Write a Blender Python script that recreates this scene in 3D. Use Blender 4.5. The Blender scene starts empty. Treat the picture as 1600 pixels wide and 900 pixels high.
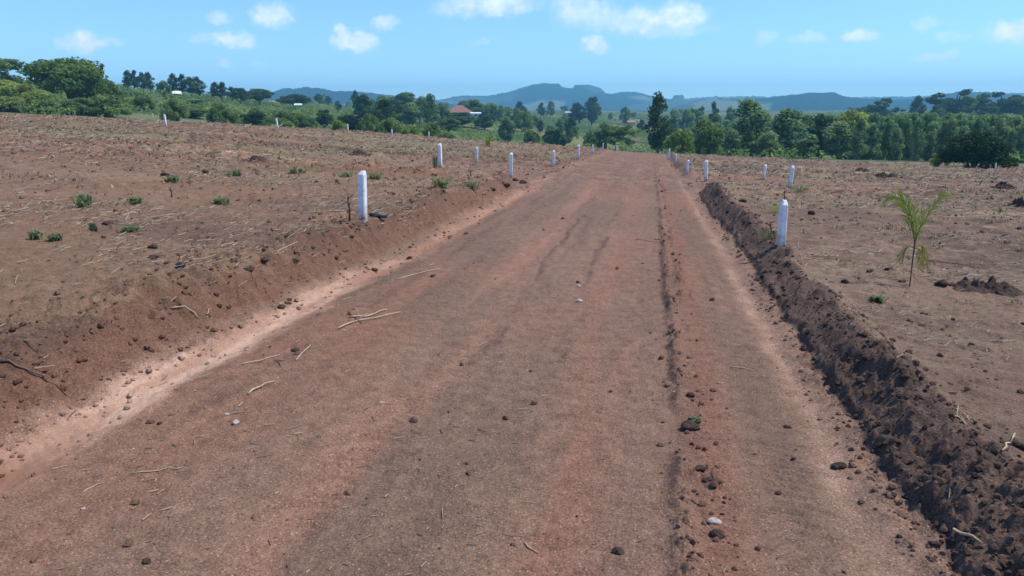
import bpy, math, random
import numpy as np
PI = math.pi
rad = math.radians
C = bpy.context.scene.collection
scene = bpy.context.scene

# ------------------------------------------------------------------ camera frame
F_PX, CX, CY = 1186.0, 800.0, 450.0       # focal length and centre in photo pixels (1600 x 900)
CAM_Z = 1.8
PITCH = math.atan(273 / F_PX)
PSI = math.atan(220 / (F_PX * math.cos(PITCH) + 273 * math.sin(PITCH)))    # camera heading, left of the road axis (+Y)
FW = np.array([-math.sin(PSI), math.cos(PSI)])
RT = np.array([math.cos(PSI), math.sin(PSI)])


def ray(px, py):
    f = F_PX * math.cos(PITCH) + (CY - py) * math.sin(PITCH)
    z = (CY - py) * math.cos(PITCH) - F_PX * math.sin(PITCH)
    h = RT * (px - CX) + FW * f
    return h[0] / f, h[1] / f, z / f          # per metre of forward depth


def at(px, py, d):
    a, b, c = ray(px, py)
    return np.array([a * d, b * d, CAM_Z + c * d])


# ------------------------------------------------------------------ numpy noise
def _h(ix, iy, seed):
    n = (ix.astype(np.int64) * 374761393 + iy.astype(np.int64) * 668265263 + seed * 1442695041) & 0xffffffff
    n = ((n ^ (n >> 13)) * 1274126177) & 0xffffffff
    n = ((n ^ (n >> 16)) * 2246822519) & 0xffffffff
    return ((n ^ (n >> 15)) & 0xffffff) / float(0xffffff)


def vnoise(x, y, seed=0):
    ix, iy = np.floor(x), np.floor(y)
    fx, fy = x - ix, y - iy
    fx = fx * fx * fx * (fx * (fx * 6 - 15) + 10)
    fy = fy * fy * fy * (fy * (fy * 6 - 15) + 10)
    ix, iy = ix.astype(np.int64), iy.astype(np.int64)
    a, b = _h(ix, iy, seed), _h(ix + 1, iy, seed)
    c, d = _h(ix, iy + 1, seed), _h(ix + 1, iy + 1, seed)
    return (a + (b - a) * fx + (c - a) * fy + (a - b - c + d) * fx * fy) * 2 - 1


def fbm(x, y, scale, octv=4, seed=0, gain=.5):
    x, y = np.asarray(x, float) / scale, np.asarray(y, float) / scale
    t, a, tot = 0, 1.0, 0
    for k in range(octv):
        t = t + a * vnoise(x, y, seed + k * 17)
        tot += a
        a *= gain
        x, y = (x * .8 - y * .6) * 2.03 + 11.3, (x * .6 + y * .8) * 2.03 - 7.1
    return t / tot


def lumps(x, y, scale, seed=0, keep=.6):
    """rounded clods: 0 between them, up to 1 at a clod's top"""
    x, y = np.asarray(x, float) / scale, np.asarray(y, float) / scale
    ix, iy = np.floor(x).astype(np.int64), np.floor(y).astype(np.int64)
    best = np.zeros_like(x)
    for dx in (-1, 0, 1):
        for dy in (-1, 0, 1):
            cx, cy = ix + dx, iy + dy
            r = .25 + .5 * _h(cx, cy, seed + 3)
            px, py = cx + _h(cx, cy, seed), cy + _h(cx, cy, seed + 1)
            on = _h(cx, cy, seed + 2) < keep
            q = np.clip(1 - ((x - px) ** 2 + (y - py) ** 2) / (r * r), 0, 1)
            best = np.maximum(best, np.where(on, np.sqrt(q) * r * 1.5, 0))
    return best


def sst(a, b, x):
    t = np.clip((x - a) / (b - a), 0, 1)
    return t * t * (3 - 2 * t)


# ------------------------------------------------------------------ ground shape
class TPS:
    def __init__(s, P, z, lam):
        s.P = np.asarray(P, float)
        n = len(P)
        K = s.k(s.P)
        A = np.zeros((n + 3, n + 3))
        A[:n, :n] = K + lam * np.eye(n)
        A[:n, n] = 1
        A[:n, n + 1:] = s.P
        A[n:, :n] = A[:n, n:].T
        s.w = np.linalg.solve(A, np.concatenate([z, [0, 0, 0]]))

    def k(s, Q):
        d2 = ((Q[:, None, :] - s.P[None, :, :]) ** 2).sum(-1)
        return .5 * d2 * np.log(d2 + 1e-9)

    def __call__(s, x, y):
        sh = np.shape(x)
        Q = np.stack([np.ravel(x), np.ravel(y)], 1).astype(float)
        out = np.empty(len(Q))
        n = len(s.P)
        for i in range(0, len(Q), 60000):
            q = Q[i:i + 60000]
            out[i:i + 60000] = s.k(q) @ s.w[:n] + s.w[n] + q @ s.w[n + 1:]
        return out.reshape(sh)


# (px, py, depth) of points standing on the field surface
CTRL = [(567, 345, 10.9), (798, 278, 20.3), (688, 262, 22.4), (745, 255, 31), (865, 261, 31), (903.5, 249, 39), (926, 239, 53),
        (942, 233.5, 70), (1103, 283, 21.5), (1073, 272, 29.5), (1056, 256, 42), (1045, 249, 48), (1036, 239.5, 62),
        (1234, 295, 20.5), (1193, 283, 26), (1555, 266, 60), (259, 197, 45), (434, 201, 55), (543, 206, 66), (612, 211, 90),
        (239, 183, 90), (145, 174, 100), (335, 190, 90), (0, 172, 100), (-300, 165, 100), (1600, 258, 75), (1300, 250, 80), (1900, 265, 70),
        (1220, 386, 9.4), (1420, 448, 7.9), (1600, 480, 7.2), (1380, 300, 20.5), (130, 315, 11.5), (0, 480, 5.6), (0, 230, 22),
        (960, 236, 72), (760, 216, 95), (1130, 243, 78)]
_P, _Z = [], []
for px, py, d in CTRL:
    q = at(px, py, d)
    _P.append((q[0] / 20, q[1] / 20))
    _Z.append(q[2])
for x, y, z in [(0, -10, .22), (-30, -10, .9), (30, -10, -.2), (0, -60, .3), (-60, -60, 1.5), (60, -60, -1), (-5, 2, .27), (3, 2, .10), (2, 5, .13),
                (-60, 20, 1.6), (60, 10, -1.0), (-100, 0, 2), (100, 0, -2)]:
    _P.append((x / 20, y / 20))
    _Z.append(z)
G_NEAR = TPS(_P, np.array(_Z), .01)

# (px, depth, z) of the land beyond the field
MID = [(-600, 110, 3), (0, 110, 2.4), (40, 150, 5), (100, 122, 2.6), (40, 300, 13), (200, 160, 3.4), (277, 250, 7.2), (350, 220, 4.5), (-400, 250, 11),
       (500, 200, .6), (465, 450, 6), (600, 140, -2.2), (720, 280, -.6), (600, 300, 0), (700, 150, -4), (720, 480, 2),
       (940, 130, -6.5), (940, 200, -7), (900, 330, -5.0), (900, 480, -2.6), (990, 450, -4.5), (980, 700, 0), (1050, 130, -6), (1100, 300, -7),
       (1050, 550, -3), (1200, 110, -4.6), (1200, 200, -7), (1400, 100, -4.4), (1400, 160, -6), (1500, 300, -4), (1400, 600, 1), (1600, 120, -5), (2000, 110, -5.5),
       (2100, 300, -5), (1900, 700, 2), (300, 700, 9), (-300, 700, 16), (800, 1000, 5), (1400, 1200, 6), (300, 1200, 10), (2200, 1500, 8), (-800, 1500, 12)]
G_MID = TPS([(a / 300, 2.2 * math.log(b)) for a, b, c in MID], np.array([c for a, b, c in MID], float), .02)


def macro(X, Y):
    """field level without the road cut; continues into the valley"""
    X, Y = np.asarray(X, float), np.asarray(Y, float)
    dep = X * FW[0] + Y * FW[1]
    lat = X * RT[0] + Y * RT[1]
    r = np.hypot(X, Y)
    near = G_NEAR(np.clip(X, -140, 140) / 20, np.clip(Y, -70, 130) / 20)
    ang = np.arctan2(lat, dep)
    u = (CX + 1217 * np.tan(np.clip(ang, -1.15, 1.15))) / 300
    dd = np.maximum(r * np.cos(np.clip(ang, -1.15, 1.15)), 60)
    mid = G_MID(np.clip(u, -4, 9), 2.2 * np.log(np.clip(dd, 60, 1500)))
    mid = mid + fbm(X, Y, 60, 3, 5) * np.clip(r / 150, 0, 3) * .5
    w = sst(72, 118, dep)
    w = np.where(dep < 60, sst(90, 150, r) * sst(-40, 60, dep), w)
    return near * (1 - w) + mid * w


def edges(Y):
    Y = np.asarray(Y, float)
    z = np.zeros_like(Y)
    xl = -3.47 + .10 * vnoise(Y / 2.3, z, 3) + .05 * vnoise(Y / .5, z, 4) + .03 * vnoise(Y / .16, z, 8)
    xr = 1.25 + .05 * vnoise(Y / 1.7, z, 6) + .03 * vnoise(Y / .35, z, 7) + .025 * vnoise(Y / .12, z, 9)
    return xl, xr


def zones(X, Y):
    """masks used both for the shape and for the soil colours"""
    xl, xr = edges(Y)
    wl = .58 + .12 * vnoise(Y / 1.1, X * 0, 12)
    left = sst(0, 1, (xl - X) / wl)
    right = sst(0, 1, (X - xr + .02 * vnoise(X / .2, Y / .2, 33)) / (.38 + .08 * vnoise(Y / .9, X * 0, 13)))
    fld = np.maximum(left, right)
    cross = sst(20.7, 21.6, Y + .3 * vnoise(X / 1.5, Y / 1.5, 31)) * (1 - sst(30, 31.5, Y + .4 * vnoise(X / 2, Y / 2, 32)))
    cross = cross * np.where(X < 0, 1 - sst(7, 13, -X), 1 - sst(4, 9, X))
    return xl, xr, left, right, fld, cross


def ruts(X, Y):
    # ragged, interrupted tyre marks
    w2 = .035 * vnoise(Y / .6, X * 0, 73) + .02 * vnoise(Y / .17, X * 0, 74) + .012 * vnoise(X / .05, Y / .05, 75)
    brk = sst(-.25, .3, fbm(X * 2.5, Y * .6, .6, 4, 125))
    span = sst(3.0, 6.0, Y) * (1 - sst(14, 19, Y))
    return w2, brk, span


def height(X, Y, detail=True):
    X, Y = np.asarray(X, float), np.asarray(Y, float)
    g = macro(X, Y)
    xl, xr, left, right, fld, cross = zones(X, Y)
    far = 1 - sst(70, 110, np.hypot(X, Y))
    cut = (.27 - .19 * sst(21, 30, Y)) * far
    cut = cut * (1 - .42 * sst(-.8, 1.2, X) * (1 - sst(9, 16, Y)))
    fld2 = fld * (1 - .9 * cross)
    cut = cut + .11 * sst(5, 11, Y) * (1 - sst(21, 26, Y)) * sst(-1.2, -3.2, X)
    z = g - cut * (1 - fld2)
    # dark ridge of thrown-up soil along the right edge
    prof = np.exp(-np.abs((X - xr - .30) / .22) ** 2.4)
    ridge = prof * (1 - sst(20.2, 21.4, Y)) * (.02 + .02 * vnoise(Y / 1.3, X * 0, 21)) + prof * sst(28, 29.5, Y) * (1 - sst(60, 75, Y)) * .10
    z = z + ridge
    if not detail:
        return z
    road = (1 - fld)
    onridge = np.clip(np.exp(-np.abs((X - xr - .22) / .28) ** 3) * 1.3, 0, 1) * np.maximum(1 - sst(20.2, 21.4, Y), .5 * sst(28, 29.5, Y)) * far
    bank = np.clip(4 * left * (1 - left), 0, 1) * (1 - cross)
    bankw = np.exp(-np.abs((xl - .6 - X) / .75) ** 2) * (1 - cross)
    # fields: rolling and cloddy in patches
    patch = sst(-.1, .5, fbm(X, Y, 3.1, 3, 40))
    z = z + far * fld * (.05 * fbm(X, Y, 2.6, 3, 41) + (.012 + .022 * patch) * fbm(X, Y, .33, 4, 42, .6) + .025 * patch * lumps(X, Y, .23, 43, .35) + .02 * lumps(X, Y, .1, 44, .25))
    # old plough lines running across the left and right fields
    z = z + far * fld * .035 * np.sin((Y + .25 * X) * 3.4 + 2.5 * fbm(X, Y, 4, 2, 47)) * sst(9, 16, Y) * (.3 + patch)
    z = z + far * sst(9, 25, Y) * fld * (1 - onridge) * (.16 * lumps(X, Y, .5, 81, .35) * sst(-.2, .4, fbm(X, Y, 5, 2, 82)) + .09 * fbm(X * .6, Y, .8, 5, 83, .65))
    z = z + far * (1 - cross) * (1 - sst(21, 24, Y)) * .055 * np.exp(-((X - xl + .62) / .16) ** 2) * (.5 + .8 * lumps(X, Y, .3, 59, .6) + .5 * vnoise(Y / .7, X * 0, 16))
    # left bank: rills and lumps
    z = z + far * bankw * (.055 * fbm(X * .7, Y * 1.6, .3, 4, 45, .6) + .03 * fbm(X, Y, .12, 4, 58, .65) + .04 * lumps(X, Y, .2, 46, .4) + .02 * lumps(X, Y, .07, 56, .6))
    # right ridge: crumbly
    amp = .38 + .5 * sst(-.3, .4, fbm(X, Y, .9, 2, 55))
    z = z + onridge * amp * (.07 * lumps(X, Y, .42, 48, .25) + .04 * lumps(X, Y, .26, 50, .35) + .05 * fbm(X, Y, .10, 4, 54, .65) + .035 * lumps(X, Y, .1, 51, .5) + .02 * lumps(X, Y, .045, 52, .7) + .03 * fbm(X, Y, .5, 3, 53) + .05 * sst(.5, .8, (X - xr) / .45) * lumps(X, Y, .33, 57, .3))
    # crumbly undercut toe that throws a thin dark line on the track
    z = z + onridge * .05 * sst(0, .05, X - xr) * far
    # road: gentle ruts
    rut = lambda c, w: np.exp(-((X - c) / w) ** 2)
    wob = .05 * vnoise(Y / 3.0, X * 0, 60)
    fr = far * road
    z = z + fr * (-.022 * rut(-1.55 + wob, .24) - .012 * rut(-.35 + wob, .3) - .02 * rut(.75 + wob, .2) - .05 * rut(-3.22 + wob, .17) * (1 - sst(17, 22, Y)) - .03 * rut(1.03 + wob, .12))
    z = z + fr * (.018 * fbm(X, Y, 1.1, 3, 61) + .006 * fbm(X * 2.2, Y * .5, .22, 3, 62) + .004 * fbm(X, Y, .06, 3, 63) + .005 * lumps(X, Y, .05, 67, .25))
    crumb = rut(.235 + .6 * wob, .05) + .9 * rut(.40 + wob, .09) * sst(-.3, .4, vnoise(Y / .8, X * 0, 64))
    z = z + fr * crumb * (.022 + .05 * lumps(X, Y, .12, 65, .5) + .03 * lumps(X, Y, .06, 66, .6)) * sst(-.6, .2, vnoise(Y / .7, X * 0, 71) + .3)
    crumb2 = rut(-.62 + wob, .08) + rut(-2.65 + 2 * wob, .1) + .7 * rut(-1.24 + wob, .08)
    tread = (rut(-1.5 + wob, .16) + rut(.78 + wob, .14) + rut(-.33 + wob, .14)) * sst(-.1, .4, fbm(X, Y, .9, 2, 72))
    z = z + fr * tread * .0055 * np.sin((Y + .35 * np.abs(X + 1.5)) * 2 * PI / .085)
    w2, brk, span = ruts(X, Y)
    z = z - fr * .012 * brk * (span * (rut(-1.28 + wob + w2, .045) + rut(-.67 + wob + w2, .04) + .4 * rut(-.08 + wob + w2, .03)) + .8 * rut(.17 + .6 * wob + w2, .035))
    z = z + fr * crumb2 * (.03 * lumps(X, Y, .11, 68, .4) + .008) * sst(-.4, .3, vnoise(Y / 1.5, X * 0, 69))
    # tracked, churned ground at the junction and beyond it
    z = z + fr * sst(17, 24, Y) * (.05 * fbm(X, Y, .9, 4, 70, .6) + .04 * lumps(X, Y, .4, 84, .25))
    return z


def hz(x, y):
    return float(height(np.array([x]), np.array([y]))[0])


def ground_at(px, py):
    a, b, c = ray(px, py)
    d = 5.0
    ds = np.geomspace(1.5, 160, 900)
    zz = height(a * ds, b * ds)
    below = (CAM_Z + c * ds) < zz
    i = int(np.argmax(below)) if below.any() else len(ds) - 1
    d = ds[i]
    x, y = a * d, b * d
    return np.array([x, y, hz(x, y)]), d


# ------------------------------------------------------------------ object helpers
def put(name, mesh, mat=None, parent=None):
    o = bpy.data.objects.new(name, mesh)
    C.objects.link(o)
    if mat is not None and not mesh.materials:
        mesh.materials.append(mat)
    if parent is not None:
        o.parent = parent
    return o


def big_mesh(name, V, Fq, smooth=True, cols=None):
    """numpy verts (n,3) and faces (m,k) with a fixed k"""
    me = bpy.data.meshes.new(name)
    V = np.ascontiguousarray(V, np.float32)
    Fq = np.ascontiguousarray(Fq, np.int32)
    me.vertices.add(len(V))
    me.vertices.foreach_set('co', V.ravel())
    k = Fq.shape[1]
    me.loops.add(Fq.size)
    me.loops.foreach_set('vertex_index', Fq.ravel())
    me.polygons.add(len(Fq))
    me.polygons.foreach_set('loop_start', np.arange(0, Fq.size, k, dtype=np.int32))
    me.polygons.foreach_set('loop_total', np.full(len(Fq), k, np.int32))
    me.polygons.foreach_set('use_smooth', np.full(len(Fq), smooth, bool))
    me.update(calc_edges=True)
    if cols is not None:
        for nm, arr in cols.items():
            arr = np.asarray(arr, np.float32)
            if arr.ndim == 2:
                at_ = me.attributes.new(nm, 'FLOAT_COLOR', 'POINT')
                if arr.shape[1] == 3:
                    arr = np.concatenate([arr, np.ones((len(arr), 1), np.float32)], 1)
                at_.data.foreach_set('color', arr.ravel())
            else:
                at_ = me.attributes.new(nm, 'FLOAT', 'POINT')
                at_.data.foreach_set('value', arr.ravel())
    return me


class MB:
    """collects tubes, prisms and strips for ONE mesh"""
    def __init__(s):
        s.v, s.f = [], []

    def add(s, vs, fs):
        o = len(s.v)
        s.v += [tuple(map(float, q)) for q in vs]
        s.f += [tuple(o + i for i in q) for q in fs]

    def box(s, x0, x1, y0, y1, z0, z1):
        s.add([(x0, y0, z0), (x1, y0, z0), (x1, y1, z0), (x0, y1, z0), (x0, y0, z1), (x1, y0, z1), (x1, y1, z1), (x0, y1, z1)],
              [(3, 2, 1, 0), (4, 5, 6, 7), (0, 1, 5, 4), (1, 2, 6, 5), (2, 3, 7, 6), (3, 0, 4, 7)])

    def tube(s, pts, radii, n=7, caps=True):
        pts = [np.asarray(p, float) for p in pts]
        rings = []
        for i, p in enumerate(pts):
            t = pts[min(i + 1, len(pts) - 1)] - pts[max(i - 1, 0)]
            t /= np.linalg.norm(t) + 1e-9
            u = np.cross(t, (0, 0, 1) if abs(t[2]) < .9 else (1, 0, 0))
            u /= np.linalg.norm(u)
            w = np.cross(t, u)
            rings.append([p + radii[i] * (math.cos(2 * PI * k / n) * u + math.sin(2 * PI * k / n) * w) for k in range(n)])
        vs = [q for r in rings for q in r]
        fs = []
        for i in range(len(pts) - 1):
            for k in range(n):
                fs.append((i * n + k, i * n + (k + 1) % n, (i + 1) * n + (k + 1) % n, (i + 1) * n + k))
        if caps:
            fs.append(tuple(range(n))[::-1])
            fs.append(tuple((len(pts) - 1) * n + k for k in range(n)))
        s.add(vs, fs)

    def strip(s, pts, widths, side):
        """a leaf blade: a ribbon slightly folded along its middle"""
        vs, fs = [], []
        side = np.asarray(side, float)
        for i, (p, w) in enumerate(zip(pts, widths)):
            p = np.asarray(p, float)
            t = np.asarray(pts[min(i + 1, len(pts) - 1)], float) - np.asarray(pts[max(i - 1, 0)], float)
            nrm = np.cross(side, t)
            nrm /= np.linalg.norm(nrm) + 1e-9
            vs += [p - side * w * .5 + nrm * w * .12, p, p + side * w * .5 + nrm * w * .12]
        for i in range(len(pts) - 1):
            a = i * 3
            fs += [(a, a + 1, a + 4, a + 3), (a + 1, a + 2, a + 5, a + 4)]
        s.add(vs, fs)

    def mesh(s, name, smooth=False):
        me = bpy.data.meshes.new(name)
        me.from_pydata(s.v, [], s.f)
        if smooth:
            me.polygons.foreach_set('use_smooth', [True] * len(me.polygons))
        me.update()
        return me

    def build(s, name, mat, parent=None, smooth=False):
        return put(name, s.mesh(name, smooth), mat, parent)


def tag(o, label=None, cat=None, group=None, kind=None):
    if label: o['label'] = label
    if cat: o['category'] = cat
    if group: o['group'] = group
    if kind: o['kind'] = kind
    return o


def thing(name, label, cat, loc, rz=0, group=None):
    o = bpy.data.objects.new(name, None)
    C.objects.link(o)
    o.empty_display_size = .1
    o.location = tuple(map(float, loc))
    o.rotation_euler = (0, 0, rz)
    return tag(o, label, cat, group)


def dup(root, loc, rz, scale, label, group=None):
    r = root.copy()
    C.objects.link(r)
    r.location = tuple(map(float, loc))
    r.rotation_euler = (0, 0, rz)
    r.scale = scale
    r['label'] = label
    if group:
        r['group'] = group
    elif 'group' in r:
        del r['group']
    for ch in list(root.children):
        c = ch.copy()
        C.objects.link(c)
        c.parent = r
    return r


# ------------------------------------------------------------------ materials
def new_mat(name):
    m = bpy.data.materials.new(name)
    m.use_nodes = True
    nt = m.node_tree
    for n in list(nt.nodes):
        nt.nodes.remove(n)
    out = nt.nodes.new('ShaderNodeOutputMaterial')
    return m, nt, out


def N(nt, t, **kw):
    n = nt.nodes.new(t)
    for k, v in kw.items():
        if k.startswith('i_'):
            n.inputs[k[2:].replace('_', ' ')].default_value = v
        elif k[0] == 'n' and k[1:].isdigit():
            n.inputs[int(k[1:])].default_value = v
        else:
            setattr(n, k, v)
    return n


def noise(nt, vec, scale, detail=4, rough=.55):
    n = N(nt, 'ShaderNodeTexNoise', i_Scale=scale, i_Detail=detail, i_Roughness=rough)
    nt.links.new(vec, n.inputs['Vector'])
    return n.outputs['Fac']


def maprange(nt, v, a, b, c, d):
    n = N(nt, 'ShaderNodeMapRange', n1=a, n2=b, n3=c, n4=d)
    nt.links.new(v, n.inputs[0])
    return n.outputs[0]


def math_(nt, op, a, b=None):
    n = N(nt, 'ShaderNodeMath', operation=op)
    for i, v in enumerate((a, b)):
        if v is None: continue
        if isinstance(v, (int, float)): n.inputs[i].default_value = v
        else: nt.links.new(v, n.inputs[i])
    return n.outputs[0]


def mixc(nt, f, a, b, mode='MIX'):
    n = N(nt, 'ShaderNodeMix', data_type='RGBA', blend_type=mode)
    for i, v in ((0, f), (6, a), (7, b)):
        if isinstance(v, (int, float)): n.inputs[i].default_value = v
        elif isinstance(v, tuple): n.inputs[i].default_value = v + (1,) if len(v) == 3 else v
        else: nt.links.new(v, n.inputs[i])
    return n.outputs[2]


def soil_material():
    m, nt, out = new_mat('soil')
    L = nt.links
    co = N(nt, 'ShaderNodeNewGeometry').outputs['Position']
    base = N(nt, 'ShaderNodeAttribute', attribute_name='soil').outputs['Color']
    grit = N(nt, 'ShaderNodeAttribute', attribute_name='grit').outputs['Fac']
    n1 = noise(nt, co, 9, 5, .6)
    n2 = noise(nt, co, 75, 4, .7)
    n3 = noise(nt, co, 260, 2, .7)
    v = math_(nt, 'ADD', math_(nt, 'MULTIPLY', maprange(nt, n1, .3, .7, -.22, .22), 1.0),
              math_(nt, 'ADD', maprange(nt, n2, .3, .7, -.5, .5), maprange(nt, n3, .3, .7, -.4, .4)))
    v = math_(nt, 'ADD', math_(nt, 'MULTIPLY', v, grit), 1.0)
    col = mixc(nt, 1.0, base, v, 'MULTIPLY')
    far_ = N(nt, 'ShaderNodeAttribute', attribute_name='litter').outputs['Fac']
    st = N(nt, 'ShaderNodeMapping')
    st.inputs['Scale'].default_value = (.75, 1.3, 1)
    L.new(co, st.inputs['Vector'])
    nA = noise(nt, st.outputs[0], 3.4, 7, .8)
    nB = noise(nt, co, 2.1, 7, .78)
    nC = noise(nt, co, 11, 4, .7)
    col = mixc(nt, math_(nt, 'MULTIPLY', maprange(nt, nA, .53, .61, 0, .75), far_), col, (.36, .28, .18))
    col = mixc(nt, math_(nt, 'MULTIPLY', maprange(nt, nB, .50, .58, 0, .85), far_), col, (.085, .052, .04))
    col = mixc(nt, math_(nt, 'MULTIPLY', maprange(nt, nC, .58, .66, 0, .7), far_), col, (.10, .065, .05))
    # single pale grains and dark crumbs
    vor = N(nt, 'ShaderNodeTexVoronoi', i_Scale=62.0, i_Randomness=1.0)
    L.new(co, vor.inputs['Vector'])
    sep = N(nt, 'ShaderNodeSeparateColor')
    L.new(vor.outputs['Color'], sep.inputs[0])
    inside = math_(nt, 'LESS_THAN', vor.outputs['Distance'], .3)
    pale = math_(nt, 'MULTIPLY', math_(nt, 'MULTIPLY', math_(nt, 'GREATER_THAN', sep.outputs[0], .84), inside), .75)
    dark = math_(nt, 'MULTIPLY', math_(nt, 'MULTIPLY', math_(nt, 'LESS_THAN', sep.outputs[0], .16), inside), .6)
    col = mixc(nt, math_(nt, 'MULTIPLY', pale, grit), col, mixc(nt, 1.0, base, (2.1, 2.3, 2.4), 'MULTIPLY'))
    col = mixc(nt, math_(nt, 'MULTIPLY', dark, grit), col, (.06, .04, .03))
    hgt = math_(nt, 'ADD', math_(nt, 'MULTIPLY', n2, .7), math_(nt, 'ADD', math_(nt, 'MULTIPLY', n3, .4), math_(nt, 'MULTIPLY', vor.outputs['Distance'], -.35)))
    bmp = N(nt, 'ShaderNodeBump', i_Strength=.75, i_Distance=.012)
    L.new(hgt, bmp.inputs['Height'])
    L.new(math_(nt, 'MULTIPLY', grit, .8), bmp.inputs['Strength'])
    p = N(nt, 'ShaderNodeBsdfPrincipled', i_Roughness=.95)
    p.inputs['Specular IOR Level'].default_value = .12
    L.new(col, p.inputs['Base Color'])
    L.new(bmp.outputs[0], p.inputs['Normal'])
    L.new(p.outputs[0], out.inputs[0])
    return m


def leaf_material(name, c1, c2, transl=.42):
    m, nt, out = new_mat(name)
    L = nt.links
    t = N(nt, 'ShaderNodeAttribute', attribute_name='tint').outputs['Fac']
    rnd = N(nt, 'ShaderNodeObjectInfo').outputs['Random']
    f = math_(nt, 'ADD', math_(nt, 'MULTIPLY', t, .75), math_(nt, 'MULTIPLY', rnd, .3))
    col = mixc(nt, f, c1, c2)
    d = N(nt, 'ShaderNodeBsdfDiffuse')
    tr = N(nt, 'ShaderNodeBsdfTranslucent')
    L.new(col, d.inputs[0])
    L.new(mixc(nt, 1.0, col, (1.1, 1.25, .6), 'MULTIPLY'), tr.inputs[0])
    mx = N(nt, 'ShaderNodeMixShader', n0=transl)
    L.new(d.outputs[0], mx.inputs[1])
    L.new(tr.outputs[0], mx.inputs[2])
    L.new(mx.outputs[0], out.inputs[0])
    return m


def plain(name, c, rough=.8, var=.2, scale=20, spec=.3, bump=0.0, c2=None):
    m, nt, out = new_mat(name)
    L = nt.links
    co = N(nt, 'ShaderNodeTexCoord').outputs['Object']
    n = noise(nt, co, scale, 5, .65)
    col = mixc(nt, maprange(nt, n, .3, .7, 0, 1), tuple(x * (1 - var) for x in c), c2 or tuple(min(1, x * (1 + var)) for x in c))
    p = N(nt, 'ShaderNodeBsdfPrincipled', i_Roughness=rough)
    p.inputs['Specular IOR Level'].default_value = spec
    L.new(col, p.inputs['Base Color'])
    if bump:
        b = N(nt, 'ShaderNodeBump', i_Strength=bump, i_Distance=.01)
        L.new(noise(nt, co, scale * 3, 4), b.inputs['Height'])
        L.new(b.outputs[0], p.inputs['Normal'])
    L.new(p.outputs[0], out.inputs[0])
    return m


def post_material():
    m, nt, out = new_mat('white_painted_concrete')
    L = nt.links
    tc = N(nt, 'ShaderNodeTexCoord').outputs['Object']
    sep = N(nt, 'ShaderNodeSeparateXYZ')
    L.new(tc, sep.inputs[0])
    n = noise(nt, tc, 14, 6, .7)
    n2 = noise(nt, tc, 60, 3, .6)
    splash = math_(nt, 'ADD', maprange(nt, sep.outputs[2], .02, .24, 1, 0), maprange(nt, n, .35, .65, -.45, .45))
    col = mixc(nt, maprange(nt, n2, .35, .7, 0, .35), (.80, .80, .79), (.62, .62, .60))
    col = mixc(nt, math_(nt, 'MULTIPLY', splash, .8), col, (.27, .17, .12))
    cl = N(nt, 'ShaderNodeMix', data_type='RGBA')
    p = N(nt, 'ShaderNodeBsdfPrincipled', i_Roughness=.7)
    p.inputs['Specular IOR Level'].default_value = .25
    b = N(nt, 'ShaderNodeBump', i_Strength=.25, i_Distance=.006)
    L.new(n2, b.inputs['Height'])
    L.new(b.outputs[0], p.inputs['Normal'])
    L.new(col, p.inputs['Base Color'])
    L.new(p.outputs[0], out.inputs[0])
    return m


def land_material(name):
    m, nt, out = new_mat(name)
    L = nt.links
    co = N(nt, 'ShaderNodeNewGeometry').outputs['Position']
    base = N(nt, 'ShaderNodeAttribute', attribute_name='soil').outputs['Color']
    n = noise(nt, co, .35, 6, .7)
    col = mixc(nt, 1.0, base, maprange(nt, n, .3, .7, .6, 1.4), 'MULTIPLY')
    p = N(nt, 'ShaderNodeBsdfDiffuse')
    L.new(col, p.inputs[0])
    L.new(p.outputs[0], out.inputs[0])
    return m


M = dict(
    soil=soil_material(), post=post_material(), land=land_material('land'),
    leaf_broad=leaf_material('broad_leaves', (.060, .12, .046), (.26, .32, .105)),
    leaf_euc=leaf_material('eucalyptus_leaves', (.075, .155, .09), (.31, .38, .19)),
    leaf_dark=leaf_material('dark_leaves', (.022, .058, .034), (.11, .165, .068), .35),
    leaf_black=leaf_material('blackish_green_leaves', (.010, .026, .014), (.045, .072, .026), .2),
    leaf_light=leaf_material('yellow_green_leaves', (.15, .20, .05), (.42, .45, .14), .42),
    leaf_scrub=leaf_material('scrub_leaves', (.085, .145, .052), (.31, .36, .135)),
    weed=leaf_material('weed_leaves', (.10, .14, .07), (.25, .27, .15)),
    palm=leaf_material('palm_leaves', (.14, .20, .035), (.36, .40, .10), .4),
    drypalm=leaf_material('dry_palm_leaves', (.30, .23, .06), (.42, .34, .12), .3),
    straw=leaf_material('dry_straw', (.20, .14, .085), (.46, .37, .25), .1),
    bark=plain('bark', (.13, .10, .08), .9, .35, 6, .1),
    pale_bark=plain('pale_bark', (.27, .23, .19), .9, .3, 5, .1),
    stalk=plain('dry_stalk', (.10, .06, .04), .9, .3, 30, .1),
    twig=plain('pale_dry_twig', (.44, .33, .22), .85, .3, 25, .15),
    darktwig=plain('dark_twig', (.16, .10, .07), .9, .3, 25, .1),
    clod=plain('dark_clod', (.075, .050, .038), .95, .5, 40, .05, 1.0),
    stone=plain('pale_stone', (.42, .33, .27), .85, .25, 30, .2, .4),
    pipe=plain('black_plastic', (.035, .038, .045), .5, .2, 10, .4),
    roof_red=plain('red_roof', (.26, .12, .095), .8, .2, 1.2, .2),
    roof_white=plain('bright_sheet_roof', (.78, .80, .82), .5, .05, 1, .4),
    wall=plain('cream_wall', (.62, .55, .46), .9, .1, 1, .2),
    wall_brick=plain('brick_wall', (.40, .22, .15), .9, .2, 2, .1),
    dark=plain('dark_opening', (.03, .035, .04), .4, .1, 1, .4),
)

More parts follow.
